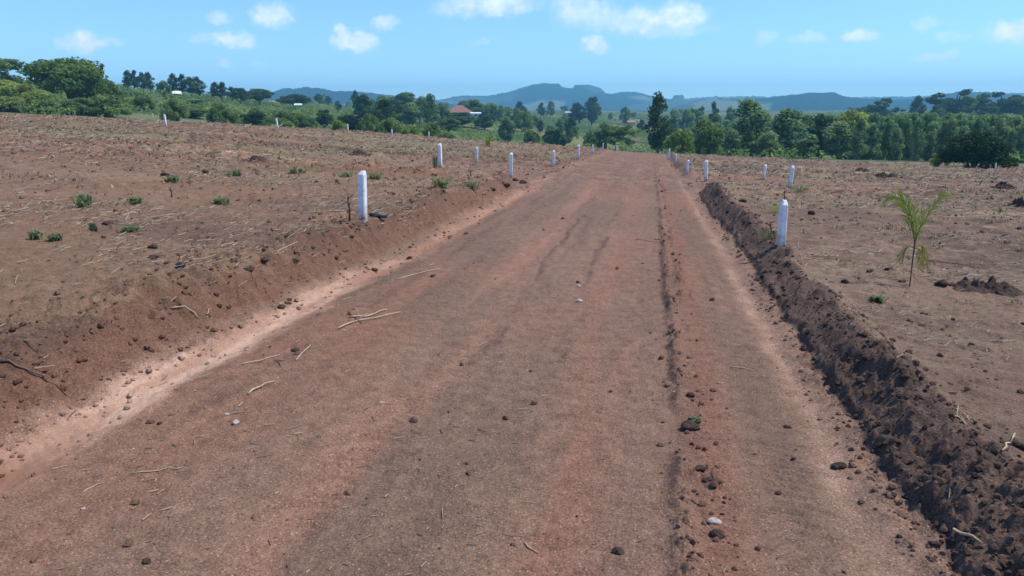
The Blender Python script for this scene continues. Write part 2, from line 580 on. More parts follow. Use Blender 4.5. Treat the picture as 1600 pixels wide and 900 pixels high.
# ------------------------------------------------------------------ ground and road (one annular sheet round the camera)
rs = [.5]
while rs[-1] < 170:
    r = rs[-1]
    rs.append(r * (1 + (.03 if r < 1.7 else min(.0085, .0026 * (r / 2.6) ** .75))))
rs = np.array(rs)
view = rad(90) + PSI
fine = np.linspace(view + rad(47), view - rad(47), 1260)
coarse = np.linspace(view - rad(47), view + rad(47) - 2 * PI, 150)[1:-1]
th = np.concatenate([fine, coarse])
nr, nth = len(rs), len(th)
XX = rs[:, None] * np.cos(th)[None, :]
YY = rs[:, None] * np.sin(th)[None, :]
XX, YY = XX.ravel(), YY.ravel()
ZZ = height(XX, YY)


def soil_colours(X, Y):
    xl, xr, left, right, fld, cross = zones(X, Y)
    n = len(X)
    r = np.hypot(X, Y)

    def mix(c, col, w):
        w = np.clip(w, 0, 1)[:, None]
        return c * (1 - w) + np.array(col)[None, :] * w
    # road
    c = np.tile(np.array([.205, .135, .096]), (n, 1))
    c = mix(c, (.222, .122, .080), sst(-.15, .5, fbm(X, Y * .35, 1.3, 3, 100)) * .75)
    c = mix(c, (.158, .113, .080), sst(-.05, .5, fbm(X, Y * .3, 1.1, 3, 101)) * .7)
    g = lambda q, w: np.exp(-((X - q) / w) ** 2)
    wob = .05 * vnoise(Y / 3.0, X * 0, 60)
    streak = sst(-.4, .4, fbm(X * 3, Y * .25, .8, 3, 102))
    c = mix(c, (.27, .155, .108), g(-1.55 + wob + .06 * vnoise(Y / 1.5, X * 0, 150), .22) * .8 * streak)
    c = mix(c, (.24, .128, .090), g(-.33 + wob, .2) * .7 * streak)
    w2, brk, span = ruts(X, Y)
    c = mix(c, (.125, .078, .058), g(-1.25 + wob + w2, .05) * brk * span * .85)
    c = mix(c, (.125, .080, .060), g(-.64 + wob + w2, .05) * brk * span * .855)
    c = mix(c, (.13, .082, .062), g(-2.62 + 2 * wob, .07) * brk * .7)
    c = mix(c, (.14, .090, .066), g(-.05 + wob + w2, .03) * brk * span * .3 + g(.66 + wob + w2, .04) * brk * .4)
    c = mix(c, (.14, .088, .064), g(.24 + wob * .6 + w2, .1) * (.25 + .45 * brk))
    c = mix(c, (.20, .095, .065), g(.42 + wob, .12) * .5)
    c = mix(c, (.36, .25, .18), g(1.03 + .6 * wob + .05 * fbm(X, Y, .5, 2, 111), .085) * (.45 + .55 * sst(-.3, .3, fbm(X * 2, Y * .5, .4, 3, 103))) * .9)
    c = mix(c, (.24, .16, .118), sst(.85, 1.1, X) * .6)
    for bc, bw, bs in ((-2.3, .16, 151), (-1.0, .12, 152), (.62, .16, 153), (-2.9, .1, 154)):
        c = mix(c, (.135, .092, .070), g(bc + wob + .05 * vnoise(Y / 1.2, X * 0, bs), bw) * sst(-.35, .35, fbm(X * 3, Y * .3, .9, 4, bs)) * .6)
    silt = sst(.30, .08, np.abs(X - xl - .20 - .06 * vnoise(Y / .9, X * 0, 104)))
    nearw = 1 - sst(5, 10, Y)
    c = mix(c, (.265, .158, .108), silt * .95)
    c = mix(c, (.36, .235, .165), silt * .8 * nearw)
    c = mix(c, (.47, .34, .25), silt * sst(-.1, .35, fbm(X * 5, Y * .6, .5, 3, 105)) * (.25 + .55 * nearw))
    silt = silt * (1 - sst(15, 19.5, Y))
    mud = np.exp(-((X + 3.2) / .24) ** 2 - ((Y - 3.05) / .28) ** 2)
    c = mix(c, (.24, .135, .088), mud)
    road = c
    # fields
    lf = np.tile(np.array([.182, .119, .077]), (n, 1))
    lf = mix(lf, (.20, .104, .066), sst(-.1, .4, fbm(X * .6, Y, 5, 3, 110)) * .8)
    lf = mix(lf, (.235, .165, .112), sst(.1, .5, fbm(X * .5, Y, 2.2, 4, 106)) * .55)
    lf = mix(lf, (.11, .072, .055), sst(.12, .5, fbm(X * .5, Y, 1.4, 4, 107)) * .6)
    rf = np.tile(np.array([.150, .104, .074]), (n, 1))
    rf = mix(rf, (.215, .160, .110), sst(-.05, .45, fbm(X * .6, Y, 2.6, 4, 108)) * .5)
    rf = mix(rf, (.095, .066, .052), sst(.1, .5, fbm(X * .6, Y, 1.3, 4, 109)) * .6)
    fc = np.where((X > 0)[:, None], rf, lf)
    # straw-strewn swathes farther out (dry stalks too small to see singly)
    sw = sst(10, 22, Y) * sst(-.2, .3, fbm(X * .45, Y * 1.2, 2.8, 4, 112))
    fc = mix(fc, (.32, .24, .15), sw * (.45 + .35 * (X > 0)) * (.4 + .6 * sst(-.2, .3, fbm(X * .35, Y * 1.6, .5, 3, 114))))
    fc = mix(fc, (.13, .07, .05), sst(12, 25, Y) * sst(.05, .3, fbm(X * .5, Y * 1.4, .9, 3, 115)) * .7)
    gs = sst(14, 30, Y) * sst(.12, .45, fbm(X * .4, Y, 4.5, 4, 113))
    fc = mix(fc, (.17, .19, .10), gs * .45)
    # left bank face: redder, bare
    bank = np.clip(4 * left * (1 - left), 0, 1)
    # right ridge: dark damp topsoil
    wr = .20 + .05 * vnoise(Y / .8, X * 0, 14) + .04 * vnoise(Y / .25, X * 0, 15)
    prof = np.exp(-np.abs((X - xr - wr) / (wr + .03)) ** 10)
    on = np.maximum((1 - sst(20.2, 21.4, Y)), .75 * sst(28, 29.5, Y))
    c = road * (1 - fld[:, None]) + fc * fld[:, None]
    c = mix(c, (.145, .080, .053), sst(.02, .2, left) * (1 - sst(.9, 1, left)) * .85 * (X < 0) * (1 - cross))
    c = mix(c, (.105, .066, .048), np.exp(-((X - xl + .55) / .2) ** 2) * (1 - cross) * sst(-.35, .2, fbm(X, Y, .5, 3, 119)) * .8)
    c = mix(c, (.088, .062, .050), np.clip(prof * 1.25, 0, 1) * (X > xr - .02) * on * .95)
    c = mix(c, (.125, .088, .068), np.clip(prof * 1.25, 0, 1) * on * sst(-.02, .3, fbm(X, Y, .4, 4, 116)) * .8)
    c = mix(c, (.20, .125, .088), cross * fld * .95)
    far = sst(18, 32, Y) * (1 - fld)
    c = mix(c, (.20, .122, .084), far * .6)
    c = mix(c, (.27, .18, .12), far * sst(.05, .4, fbm(X * .6, Y * 1.2, 1.0, 3, 117)) * .5)
    c = mix(c, (.11, .066, .05), far * sst(.1, .4, fbm(X * .6, Y * 1.2, .8, 3, 118)) * .5)
    # dark turned furrow and a pale sandy scrape across the upper left field
    fy = 32 + .6 * fbm(X, Y, 3, 3, 140) + .12 * (X + 20) * (X > -20)
    fur = np.exp(-((Y - fy) / 1.1) ** 2) * sst(-6, -10, X) * sst(-.3, .2, fbm(X, Y, 1.4, 4, 141))
    c = mix(c, (.075, .046, .034), fur * .95)
    fur2 = np.exp(-((Y - 41 - .1 * X - .8 * fbm(X, Y, 4, 3, 142)) / 1.0) ** 2) * sst(-6, -10, X) * sst(-.2, .3, fbm(X, Y, 1.4, 4, 143))
    c = mix(c, (.10, .06, .044), fur2 * .7)
    sand = np.exp(-((X + 12.3) / 1.9) ** 2 - ((Y - 22.6 + .25 * (X + 12)) / .55) ** 2) * sst(-.2, .2, fbm(X * .6, Y * 2, .8, 4, 144))
    c = mix(c, (.50, .36, .25), sand * 1.6)
    c = c * np.array([1.05, .935, .86])[None]
    grit = np.ones(n)
    grit = grit * (1 - .55 * silt * (1 - fld)) * (1 - .7 * mud)
    # green beyond the field's edge
    dep = X * FW[0] + Y * FW[1]
    lat = X * RT[0] + Y * RT[1]
    px = CX + 1217 * lat / np.maximum(dep, 5)
    edge = np.interp(px, [-400, 0, 200, 350, 450, 600, 760, 900, 1040, 1300, 1600, 2000], [104, 100, 96, 98, 92, 90, 92, 84, 82, 80, 76, 72])
    edge = np.where(dep < 30, 110, edge) + 2.5 * fbm(X, Y, 6, 3, 120)
    wild = sst(-1.5, 3, np.where(dep < 30, r, dep) - edge)
    green = mix(np.tile(np.array([.075, .105, .04]), (n, 1)), (.14, .15, .065), sst(-.3, .4, fbm(X, Y, 9, 4, 121)))
    c = c * (1 - wild[:, None]) + green * wild[:, None]
    lroad = (1 - fld) * sst(19, 26, Y) * .55 * (1 - sst(78, 84, r))
    litter = lroad + .25 * fld * (1 - cross) * (X > 2) * sst(8, 20, r) * (1 - wild) + fld * (1 - .45 * (X < 0) * (1 - sst(12, 22, Y))) * (1 - .9 * cross) * (.5 + .5 * sst(7, 20, r)) * (.35 + .65 * sst(-.3, .3, fbm(X, Y, 3.5, 3, 122))) * (1 - wild) * (1 - np.clip(prof * 1.25, 0, 1) * on)
    litter = litter * (1 - np.clip(sand * 1.2, 0, .9)) * (1 - .75 * np.maximum(fur, fur2))
    return c, np.stack([grit * (1 - .6 * wild), litter], 1)


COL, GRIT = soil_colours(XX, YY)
idx = np.arange(nr * nth).reshape(nr, nth)
a = idx[:-1, :]
b = idx[1:, :]
quads = np.stack([a, b, np.roll(b, -1, 1), np.roll(a, -1, 1)], -1).reshape(-1, 4)
quads = quads[:, ::-1]      # face up
cxm = XX[quads].mean(1)
cym = YY[quads].mean(1)
# the angular wrap makes no long faces because th is closed round the camera
xl_, xr_, l_, r_, f_, cr_ = zones(cxm, cym)
isroad = ((cxm > xl_ - .02) & (cxm < xr_ + .02) & (np.hypot(cxm, cym) < 84)) | ((cr_ > .5) & (cxm < 8))
P3 = np.stack([XX, YY, ZZ], 1)


def subset(name, mask, mat, extra=False):
    q = quads[mask]
    used, inv = np.unique(q, return_inverse=True)
    q = inv.reshape(q.shape)
    V, cc, gg = P3[used], COL[used], GRIT[used]
    me = big_mesh(name, V, q, True, dict(soil=cc, grit=gg[:, 0], litter=gg[:, 1]))
    # a quad keeps the sheet closed under the camera
    return put(name, me, mat)


tag(subset('ground', ~isroad, M['soil']), kind='structure')
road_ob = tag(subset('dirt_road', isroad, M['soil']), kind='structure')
# the little disc right below the camera (road surface)
k = 48
cap_v = [(0, 0, hz(0, 0))] + [(.5 * math.cos(t), .5 * math.sin(t), hz(.5 * math.cos(t), .5 * math.sin(t))) for t in np.linspace(0, 2 * PI, k, endpoint=False)]
cc, gg = soil_colours(np.array([q[0] for q in cap_v]), np.array([q[1] for q in cap_v]))
cap = big_mesh('road_patch', np.array(cap_v), np.array([(0, 1 + i, 1 + (i + 1) % k) for i in range(k)]), True, dict(soil=cc, grit=gg[:, 0]))
tag(put('road_below', cap, M['soil']), kind='structure')

# ------------------------------------------------------------------ valley and hills
rv = np.geomspace(168, 3400, 240)
tv = np.linspace(view + rad(80), view - rad(80), 520)
VX, VY = (rv[:, None] * np.cos(tv)[None]), (rv[:, None] * np.sin(tv)[None])
vx, vy = VX.ravel(), VY.ravel()
vz = macro(vx, vy)
vz = vz - .15
n = len(vx)
gcol = np.tile(np.array([.085, .115, .045]), (n, 1))


def mix3(c, col, w):
    w = np.clip(w, 0, 1)[:, None]
    return c * (1 - w) + np.array(col)[None, :] * w


gcol = mix3(gcol, (.165, .175, .075), sst(.0, .3, fbm(vx, vy, 70, 3, 200)))
gcol = mix3(gcol, (.05, .08, .032), sst(.05, .3, fbm(vx, vy, 45, 3, 201)))
gcol = mix3(gcol, (.22, .15, .09), sst(.38, .5, fbm(vx, vy, 55, 3, 202)) * .7)
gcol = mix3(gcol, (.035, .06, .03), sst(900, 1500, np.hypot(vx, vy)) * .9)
idv = np.arange(n).reshape(len(rv), len(tv))
qv = np.stack([idv[:-1, :-1], idv[:-1, 1:], idv[1:, 1:], idv[1:, :-1]], -1).reshape(-1, 4)[:, ::-1]
tag(put('valley', big_mesh('valley', np.stack([vx, vy, vz], 1), qv, True, dict(soil=gcol)), M['land']), kind='structure')


def hill(name, prof, d, depth, seed, low):
    """a wooded hill: crest heights along the azimuth, rounded front and back, at its own distance and depth"""
    pxs = np.arange(prof[0][0], prof[-1][0] + .1, 1.2)
    cy = np.interp(pxs, [p[0] for p in prof], [p[1] for p in prof])
    ker = np.exp(-np.linspace(-2, 2, 61) ** 2)
    sm = np.convolve(np.pad(cy, 30, mode='edge'), ker / ker.sum(), mode='valid')
    cz = CAM_Z + (177 - sm) * d / 1217.0
    step = (sm - cy) * d / 1217.0
    tt = np.linspace(-1, 1, 60)
    lat = (pxs - CX) / 1217.0
    zb = np.full_like(pxs, low)
    D = d + depth * tt[:, None] + 0 * lat[None]
    LX = lat[None] * D
    X = LX * RT[0] + D * FW[0]
    Y = LX * RT[1] + D * FW[1]
    shape = (np.cos(tt * PI) * .5 + .5)[:, None] ** .75
    Z = zb[None] + (cz - zb)[None] * shape + step[None] * sst(.80, .97, shape)
    wood = fbm(X, Y, 130, 4, seed)
    Z = Z + shape * (fbm(X, Y, 40, 3, seed + 1) * 4.0 + fbm(X, Y, 11, 3, seed + 2) * 5.5) * (.35 + .65 * sst(-.2, .2, wood))
    nn = X.size
    c = np.tile(np.array([.040, .066, .034]), (nn, 1))
    c = mix3(c, (.14, .15, .09), sst(.02, .14, wood.ravel()) * (np.abs(tt[:, None] + 0 * lat[None]).ravel() > .12))
    c = mix3(c, (.008, .020, .014), sst(-.05, .1, fbm(X.ravel(), Y.ravel() * .5, 150, 4, seed + 5)))
    ii = np.arange(nn).reshape(X.shape)
    q = np.stack([ii[:-1, :-1], ii[:-1, 1:], ii[1:, 1:], ii[1:, :-1]], -1).reshape(-1, 4)
    o = put('hill', big_mesh('hill', np.stack([X.ravel(), Y.ravel(), Z.ravel()], 1), q, True, dict(soil=c)), M['land'])
    tag(o, kind='structure')


hill('hill', [(-500, 150), (-200, 145), (100, 150), (360, 153), (425, 146), (448, 140), (500, 139), (522, 144), (560, 144), (600, 149), (660, 156), (730, 168)], 2000, 500, 300, -5)
hill('hill', [(620, 170), (690, 157), (720, 151), (762, 151), (790, 147), (830, 135), (850, 132.5), (873, 133), (878, 138.5), (894, 139.5), (898, 134.5), (920, 134.5), (938, 140), (946, 147), (955, 148),
              (972, 145), (990, 145.5), (1015, 151), (1049, 156), (1052, 150), (1066, 150.5), (1069, 157), (1120, 166), (1160, 174)], 2700, 700, 320, -5)
hill('hill', [(1010, 172), (1085, 158), (1130, 156), (1200, 154), (1240, 149), (1262, 146.5), (1303, 146), (1312, 151), (1345, 155), (1420, 156), (1460, 151), (1490, 146), (1530, 146), (1600, 152), (1750, 150), (2000, 156), (2300, 165)], 1900, 480, 340, -5)
hill('hill', [(950, 165), (1050, 157), (1115, 152.5), (1150, 152), (1220, 153), (1330, 153), (1440, 152), (1480, 148), (1700, 145), (2200, 150)], 3100, 420, 360, -5)

# ------------------------------------------------------------------ marker posts
def post_mesh(hh, w=.105, seed=0):
    """square concrete post, edges bevelled, top cut to a low off-centre point"""
    rng = random.Random(seed)
    b = .013
    m = MB()
    h = w / 2
    def ring(z, s, bb):
        hh_ = h * s
        return [(-hh_ + bb, -hh_, z), (hh_ - bb, -hh_, z), (hh_, -hh_ + bb, z), (hh_, hh_ - bb, z), (hh_ - bb, hh_, z), (-hh_ + bb, hh_, z), (-hh_, hh_ - bb, z), (-hh_, -hh_ + bb, z)]
    px, py = .25 * h, .2 * h
    top = [(x * .48 + px, y * .48 + py, z) for x, y, z in ring(hh, 1, b)]
    rings = [ring(-.12, 1.03, b), ring(hh * .4, 1.01, b), ring(hh - .06, .98, b), ring(hh - .05, .96, b * 1.2), top]
    vs = [q for r_ in rings for q in r_]
    fs = []
    for i in range(len(rings) - 1):
        for k_ in range(8):
            fs.append((i * 8 + k_, i * 8 + (k_ + 1) % 8, (i + 1) * 8 + (k_ + 1) % 8, (i + 1) * 8 + k_))
    fs.append(tuple((len(rings) - 1) * 8 + k_ for k_ in range(8)))
    m.add(vs, fs)
    return m.mesh('marker_post')


# px, base y, height px, rotation, lean x, lean y, width, label
POSTS = [
    (567, 345, 77, -6, 0, .5, .118, 'white post on the left bank with a black pipe at its foot'),
    (1220, 386, 76, 22, 1.5, -1, .115, 'white post on the right bank, the biggest on that side'),
    (798, 278, 38, 12, 0, 0, .11, 'white post at the left corner where the tracks cross'),
    (688, 262, 37, 0, 0, 1.0, .118, 'white post with a green weed at its foot, left of the track corner'),
    (745, 255, 24, 8, -1, 0, .11, 'shorter white post between the weedy post and the corner post'),
    (865, 261, 26, 15, 0, 1, .11, 'white post on the left verge just beyond the crossing'),
    (903.5, 249, 21.5, 0, 0, 0, .11, 'white post second beyond the crossing on the left verge'),
    (926, 239, 13, 0, 0, 0, .11, 'white post third beyond the crossing on the left verge'),
    (942, 233.5, 9.5, 0, 0, 0, .11, 'small white post fourth beyond the crossing on the left verge'),
    (953, 232, 8.5, 0, 0, 0, .11, 'tiny white post where the left verge meets the valley greenery'),
    (959, 235.5, 7, 0, 0, 0, .11, 'tiny low white post nearest the track at its far left crest'),
    (1103, 283, 32, -8, 0, -1, .115, 'white post at the right corner where the dark soil ridge begins'),
    (1073, 272, 22, 10, 1.5, 2, .11, 'white post on the right verge just past the crossing'),
    (1056, 255, 14, 0, 0, 0, .11, 'greyish short white post on the right verge, second past the crossing'),
    (1045, 249.5, 16.5, 0, 0, 0, .11, 'white post third past the crossing on the right verge'),
    (1036, 239.5, 11.5, 0, 0, 0, .11, 'small white post fourth past the crossing on the right verge'),
    (1031, 238.5, 9.5, 0, 0, 0, .11, 'tiny white post farthest along the right verge below the tall tree'),
    (1193, 283, 23, 20, -2, 5, .115, 'leaning white post in the right field, the shorter of a pair'),
    (1234, 295, 35, 10, 0, 2, .115, 'taller white post of the pair in the right field, grass below'),
    (1555, 266, 11, 0, 0, 0, .11, 'lone white post in front of the dark round bush'),
    (259.5, 197, 17.5, 0, 0, -4, .115, 'leaning white post alone in the upper left field'),
    (434, 201, 15, 0, 0, -5, .11, 'leaning white post on the left skyline of the field before dark scrub'),
    (543.5, 206, 12, 0, 0, 0, .11, 'white post at the field edge beside the round light green bush'),
    (612.5, 212, 7.5, 0, 0, 0, .11, 'tiny white post at the field edge below the pale bushes'),
    (670, 214.5, 6, 0, 0, 0, .11, 'tiny white post at the field edge left of the red roof'),
    (239, 183, 7, 0, 0, 0, .11, 'tiny white post at the far edge, first left of the leaning post'),
    (283, 186, 6.5, 0, 0, 0, .11, 'tiny white post at the far edge, first right of the leaning post'),
    (145, 174, 7, 0, 0, 0, .11, 'tiny white post at the far edge right of the big dark tree'),
    (106, 173, 6.5, 0, 0, 0, .12, 'tiny white post right below the big dark tree'),
    (174, 177, 7, 0, 0, 0, .11, 'tiny white post in pale grass midway along the far left edge'),
    (335, 190, 8, 0, 0, 0, .11, 'tiny white post against dark scrub, left of two'),
    (343, 191, 6, 0, 0, 0, .11, 'tiny white post against dark scrub, right of two'),
    (396, 194, 5, 0, 0, 0, .13, 'tiny white post nearly hidden where the field meets the scrub'),
]
DEP = {567: 10.9, 1220: 9.1}
for i, (px, yb, hp, rz, lx, ly, w, lab) in enumerate(POSTS):
    q, d = ground_at(px, yb)
    hh = hp * d / 1186 * (1.0 if d > 15 else .985)
    if hp < 10:
        d2 = min(d, 105)
        hh = max(.45, min(.85, hp * d2 / 1186))
    hh = min(hh, 1.0)
    o = put('marker_post', post_mesh(hh, max(.085, .148 * hp * d / 1186), i), M['post'])
    o.location = (q[0], q[1], q[2] - .01)
    o.rotation_euler = (rad(lx + 1.3 * math.sin(i * 2.3)), rad(ly + 1.3 * math.cos(i * 3.1)), rad(rz))
    tag(o, lab, 'post', 'white plot marker posts')

# ------------------------------------------------------------------ leaf clouds and trees
def leaf_cloud(rng, cen, rad3, per, size, droop=0.0, shell=.55, elong=1.6):
    V, F_, T = [], [], []
    cen, rad3 = np.asarray(cen, float), np.asarray(rad3, float)
    allp, alln, allt = [], [], []
    for c, r in zip(cen, rad3):
        k_ = max(4, int(per * r[0] * r[1] / (np.mean(rad3[:, 0]) ** 2)))
        d = rng.normal(size=(k_, 3))
        d /= np.linalg.norm(d, axis=1)[:, None]
        rr = shell + (1.08 - shell) * rng.random(k_) ** .7
        allp.append(c + d * r * rr[:, None])
        alln.append(d + rng.normal(size=(k_, 3)) * .55)
        allt.append(np.clip(rng.normal(rng.uniform(-.1, 1.05), .2, k_), 0, 1))
    p = np.concatenate(allp)
    nrm = np.concatenate(alln)
    t = np.concatenate(allt)
    nrm /= np.linalg.norm(nrm, axis=1)[:, None]
    k_ = len(p)
    ref = rng.normal(size=(k_, 3))
    ref[:, 2] -= droop
    u = ref - (ref * nrm).sum(1)[:, None] * nrm
    u /= np.linalg.norm(u, axis=1)[:, None] + 1e-9
    v = np.cross(nrm, u)
    s = size * rng.uniform(.6, 1.35, k_)[:, None]
    a_ = p - u * s * elong * .5
    b_ = p + v * s * .5
    c_ = p + u * s * elong * .5
    d_ = p - v * s * .5
    V = np.stack([a_, b_, c_, d_], 1).reshape(-1, 3)
    F_ = np.arange(4 * k_).reshape(-1, 4)
    return V, F_, np.repeat(t, 4)


def tree_proto(name, kind, seed, leafmat, barkmat):
    rng = np.random.default_rng(seed)
    tr = MB()
    cen, rd = [], []
    if kind == 'euc':
        H = 10.0
        nb = 34
        lean = rng.normal(0, .25, 2)
        for i in range(nb):
            u = (i + rng.random()) / nb
            z = 2.4 + 7.1 * u
            pr = 2.0 * (math.sin(PI * min(1, .12 + u * .86)) ** .7) * (1 - .35 * u)
            a_ = rng.random() * 2 * PI
            q = rng.uniform(.35, 1.0) * pr
            cen.append((q * math.cos(a_) + lean[0] * u, q * math.sin(a_) + lean[1] * u, z))
            s = rng.uniform(.55, .95)
            rd.append((s, s, s * rng.uniform(.8, 1.2)))
        cen.append((lean[0], lean[1], 9.6)); rd.append((.45, .45, .7))
        tr.tube([(0, 0, -.8), (lean[0] * .2, lean[1] * .2, 3), (lean[0] * .7, lean[1] * .7, 6.5), (lean[0], lean[1], 9.4)], [.19, .14, .09, .03], 7)
        for c in cen[::3]:
            tr.tube([(lean[0] * .4, lean[1] * .4, max(1.5, c[2] - 1.6)), (c[0] * .5 + .1, c[1] * .5, c[2] - .6), c], [.06, .045, .02], 5)
        per, size, droop = 95, .23, 1.2
        W = 4.6
    elif kind == 'broad':
        H, W = 8.0, 10.6
        for i in range(70):
            a_ = rng.random() * 2 * PI
            zz = rng.uniform(-.55, 1)
            q = math.sqrt(max(0, 1 - max(0, zz) ** 2.2)) * (rng.random() ** .45)
            R = 4.3 * (1 + .12 * math.sin(3 * a_ + seed))
            cen.append((R * q * math.cos(a_), R * q * math.sin(a_), 4.6 + 2.5 * zz))
            s = rng.uniform(.8, 1.35)
            rd.append((s, s, s * .75))
        tr.tube([(0, 0, -.8), (.1, 0, 1.2), (.15, .1, 2.6), (.2, .1, 4.6)], [.42, .33, .28, .14], 9)
        for c in cen[::4]:
            tr.tube([(.1, .05, 1.7), (c[0] * .45, c[1] * .45, 1.7 + (c[2] - 1.7) * .6), c], [.15, .10, .03], 6)
        per, size, droop = 120, .3, .4
    elif kind == 'round':
        H, W = 8.0, 7.0
        for i in range(46):
            a_ = rng.random() * 2 * PI
            zz = rng.uniform(-1, 1)
            q = math.sqrt(1 - zz * zz) * (rng.random() ** .4) * (1 if zz < 0 else .9)
            cen.append((2.75 * q * math.cos(a_), 2.75 * q * math.sin(a_), 4.3 + 3.0 * zz))
            s = rng.uniform(.65, 1.05)
            rd.append((s, s, s * .85))
        tr.tube([(0, 0, -.8), (.05, 0, 2), (.1, .1, 5)], [.26, .2, .08], 8)
        for c in cen[::4]:
            tr.tube([(.03, 0, 1.6), (c[0] * .5, c[1] * .5, 1.6 + (c[2] - 1.6) * .6), c], [.09, .06, .02], 5)
        per, size, droop = 120, .26, .5
    elif kind == 'umbrella':
        H, W = 10.0, 10.0
        tr.tube([(0, 0, -.8), (.2, 0, 2.5), (0, .2, 5.2), (.2, .1, 8)], [.36, .27, .2, .08], 8)
        for i in range(20):
            a_ = rng.random() * 2 * PI
            z = 4.4 + 4.5 * rng.random() ** 1.15
            R = 4.2 * math.sqrt(max(.05, 1 - ((z - 6.5) / 3.6) ** 2))
            q = R * rng.uniform(.35, .85)
            c0 = (q * math.cos(a_), q * math.sin(a_), z)
            for j in range(3):
                s = rng.uniform(.65, 1.2)
                cen.append((c0[0] + rng.normal(0, .95), c0[1] + rng.normal(0, .95), c0[2] + rng.normal(0, .3)))
                rd.append((s, s, s * .5))
            tr.tube([(.05, .1, 3.2 + z * .15), (c0[0] * .55, c0[1] * .55, z - 1.0), c0], [.14, .1, .03], 6)
        per, size, droop = 120, .27, 0
    elif kind == 'bush':
        H, W = 3.4, 5.4
        for i in range(48):
            a_ = rng.random() * 2 * PI
            zz = rng.random()
            q = math.sqrt(1 - zz * zz * .9) * (rng.random() ** .4)
            cen.append((2.15 * q * math.cos(a_), 2.15 * q * math.sin(a_), .35 + 2.5 * zz))
            s = rng.uniform(.4, .72)
            rd.append((s, s, s * .85))
        for c in cen[::3]:
            tr.tube([(0, 0, -.4), (c[0] * .5, c[1] * .5, c[2] * .55), c], [.06, .045, .015], 5)
        per, size, droop = 110, .17, .2
    elif kind == 'column':
        H, W = 8.0, 3.6
        for i in range(34):
            u = (i + rng.random()) / 34
            a_ = rng.random() * 2 * PI
            pr = 1.35 * math.sin(PI * (.16 + .8 * u)) ** .6
            q = pr * rng.random() ** .5
            cen.append((q * math.cos(a_), q * math.sin(a_), .7 + 6.6 * u))
            s = rng.uniform(.5, .75)
            rd.append((s, s, s * 1.1))
        tr.tube([(0, 0, -.8), (0, 0, 4), (0, 0, 7)], [.2, .14, .04], 7)
        per, size, droop = 110, .24, .3
    V, F_, T = leaf_cloud(rng, cen, rd, per, size, droop)
    root = thing(name, 'proto', 'tree', (0, 0, 0))
    put('crown', big_mesh('crown', V, F_, False, dict(tint=T)), leafmat, root)
    tr.build('trunk', barkmat, root, True)
    zmax = V[:, 2].max()
    wid = (np.percentile(V[:, 0], 99) - np.percentile(V[:, 0], 1))
    return root, zmax, wid


PROTO = {}
for key, name, kind, lm, bm in [
    ('euc0', 'eucalyptus_tree', 'euc', 'leaf_euc', 'pale_bark'), ('euc1', 'eucalyptus_tree', 'euc', 'leaf_euc', 'pale_bark'), ('euc2', 'eucalyptus_tree', 'euc', 'leaf_euc', 'pale_bark'),
    ('eucd', 'eucalyptus_tree', 'euc', 'leaf_dark', 'bark'), ('eucd1', 'eucalyptus_tree', 'euc', 'leaf_dark', 'bark'),
    ('broad0', 'broadleaf_tree', 'broad', 'leaf_broad', 'bark'), ('broad1', 'broadleaf_tree', 'broad', 'leaf_dark', 'bark'),
    ('round0', 'broadleaf_tree', 'round', 'leaf_broad', 'bark'), ('round1', 'broadleaf_tree', 'round', 'leaf_dark', 'bark'), ('round2', 'broadleaf_tree', 'round', 'leaf_light', 'bark'), ('round3', 'broadleaf_tree', 'round', 'leaf_euc', 'bark'),
    ('umb0', 'umbrella_tree', 'umbrella', 'leaf_dark', 'bark'), ('umb1', 'umbrella_tree', 'umbrella', 'leaf_broad', 'bark'),
    ('bush0', 'bush', 'bush', 'leaf_scrub', 'bark'), ('bush1', 'bush', 'bush', 'leaf_light', 'bark'), ('bush2', 'bush', 'bush', 'leaf_black', 'bark'), ('bush3', 'bush', 'bush', 'leaf_broad', 'bark'),
    ('col0', 'evergreen_tree', 'column', 'leaf_dark', 'bark'),
]:
    PROTO[key] = list(tree_proto(name, kind, sum(map(ord, key)) * 7 + 3, M[lm], M[bm])) + [False]

trng = random.Random(11)


def tree(key, px, ytop, wpx, d, label, cat='tree', group=None, rz=None, sink=0, base=None):
    root, zm, wd, used = PROTO[key]
    q = at(px, 170, d)
    zb = float(macro(np.array([q[0]]), np.array([q[1]]))[0]) if d > 110 else hz(q[0], q[1])
    zb -= sink
    ztop = CAM_Z + (177 - ytop) * d / 1217
    h = max(ztop - zb, 1.0)
    w = wpx * d / 1217
    sc = (w / wd, w / wd, h / zm)
    rz = trng.random() * 6.28 if rz is None else rz
    if not used:
        root.location = (q[0], q[1], zb)
        root.rotation_euler = (0, 0, rz)
        root.scale = sc
        root['label'] = label
        root['category'] = cat
        if group: root['group'] = group
        PROTO[key][3] = True
        return root
    o = dup(root, (q[0], q[1], zb), rz, sc, label, group)
    o['category'] = cat
    return o


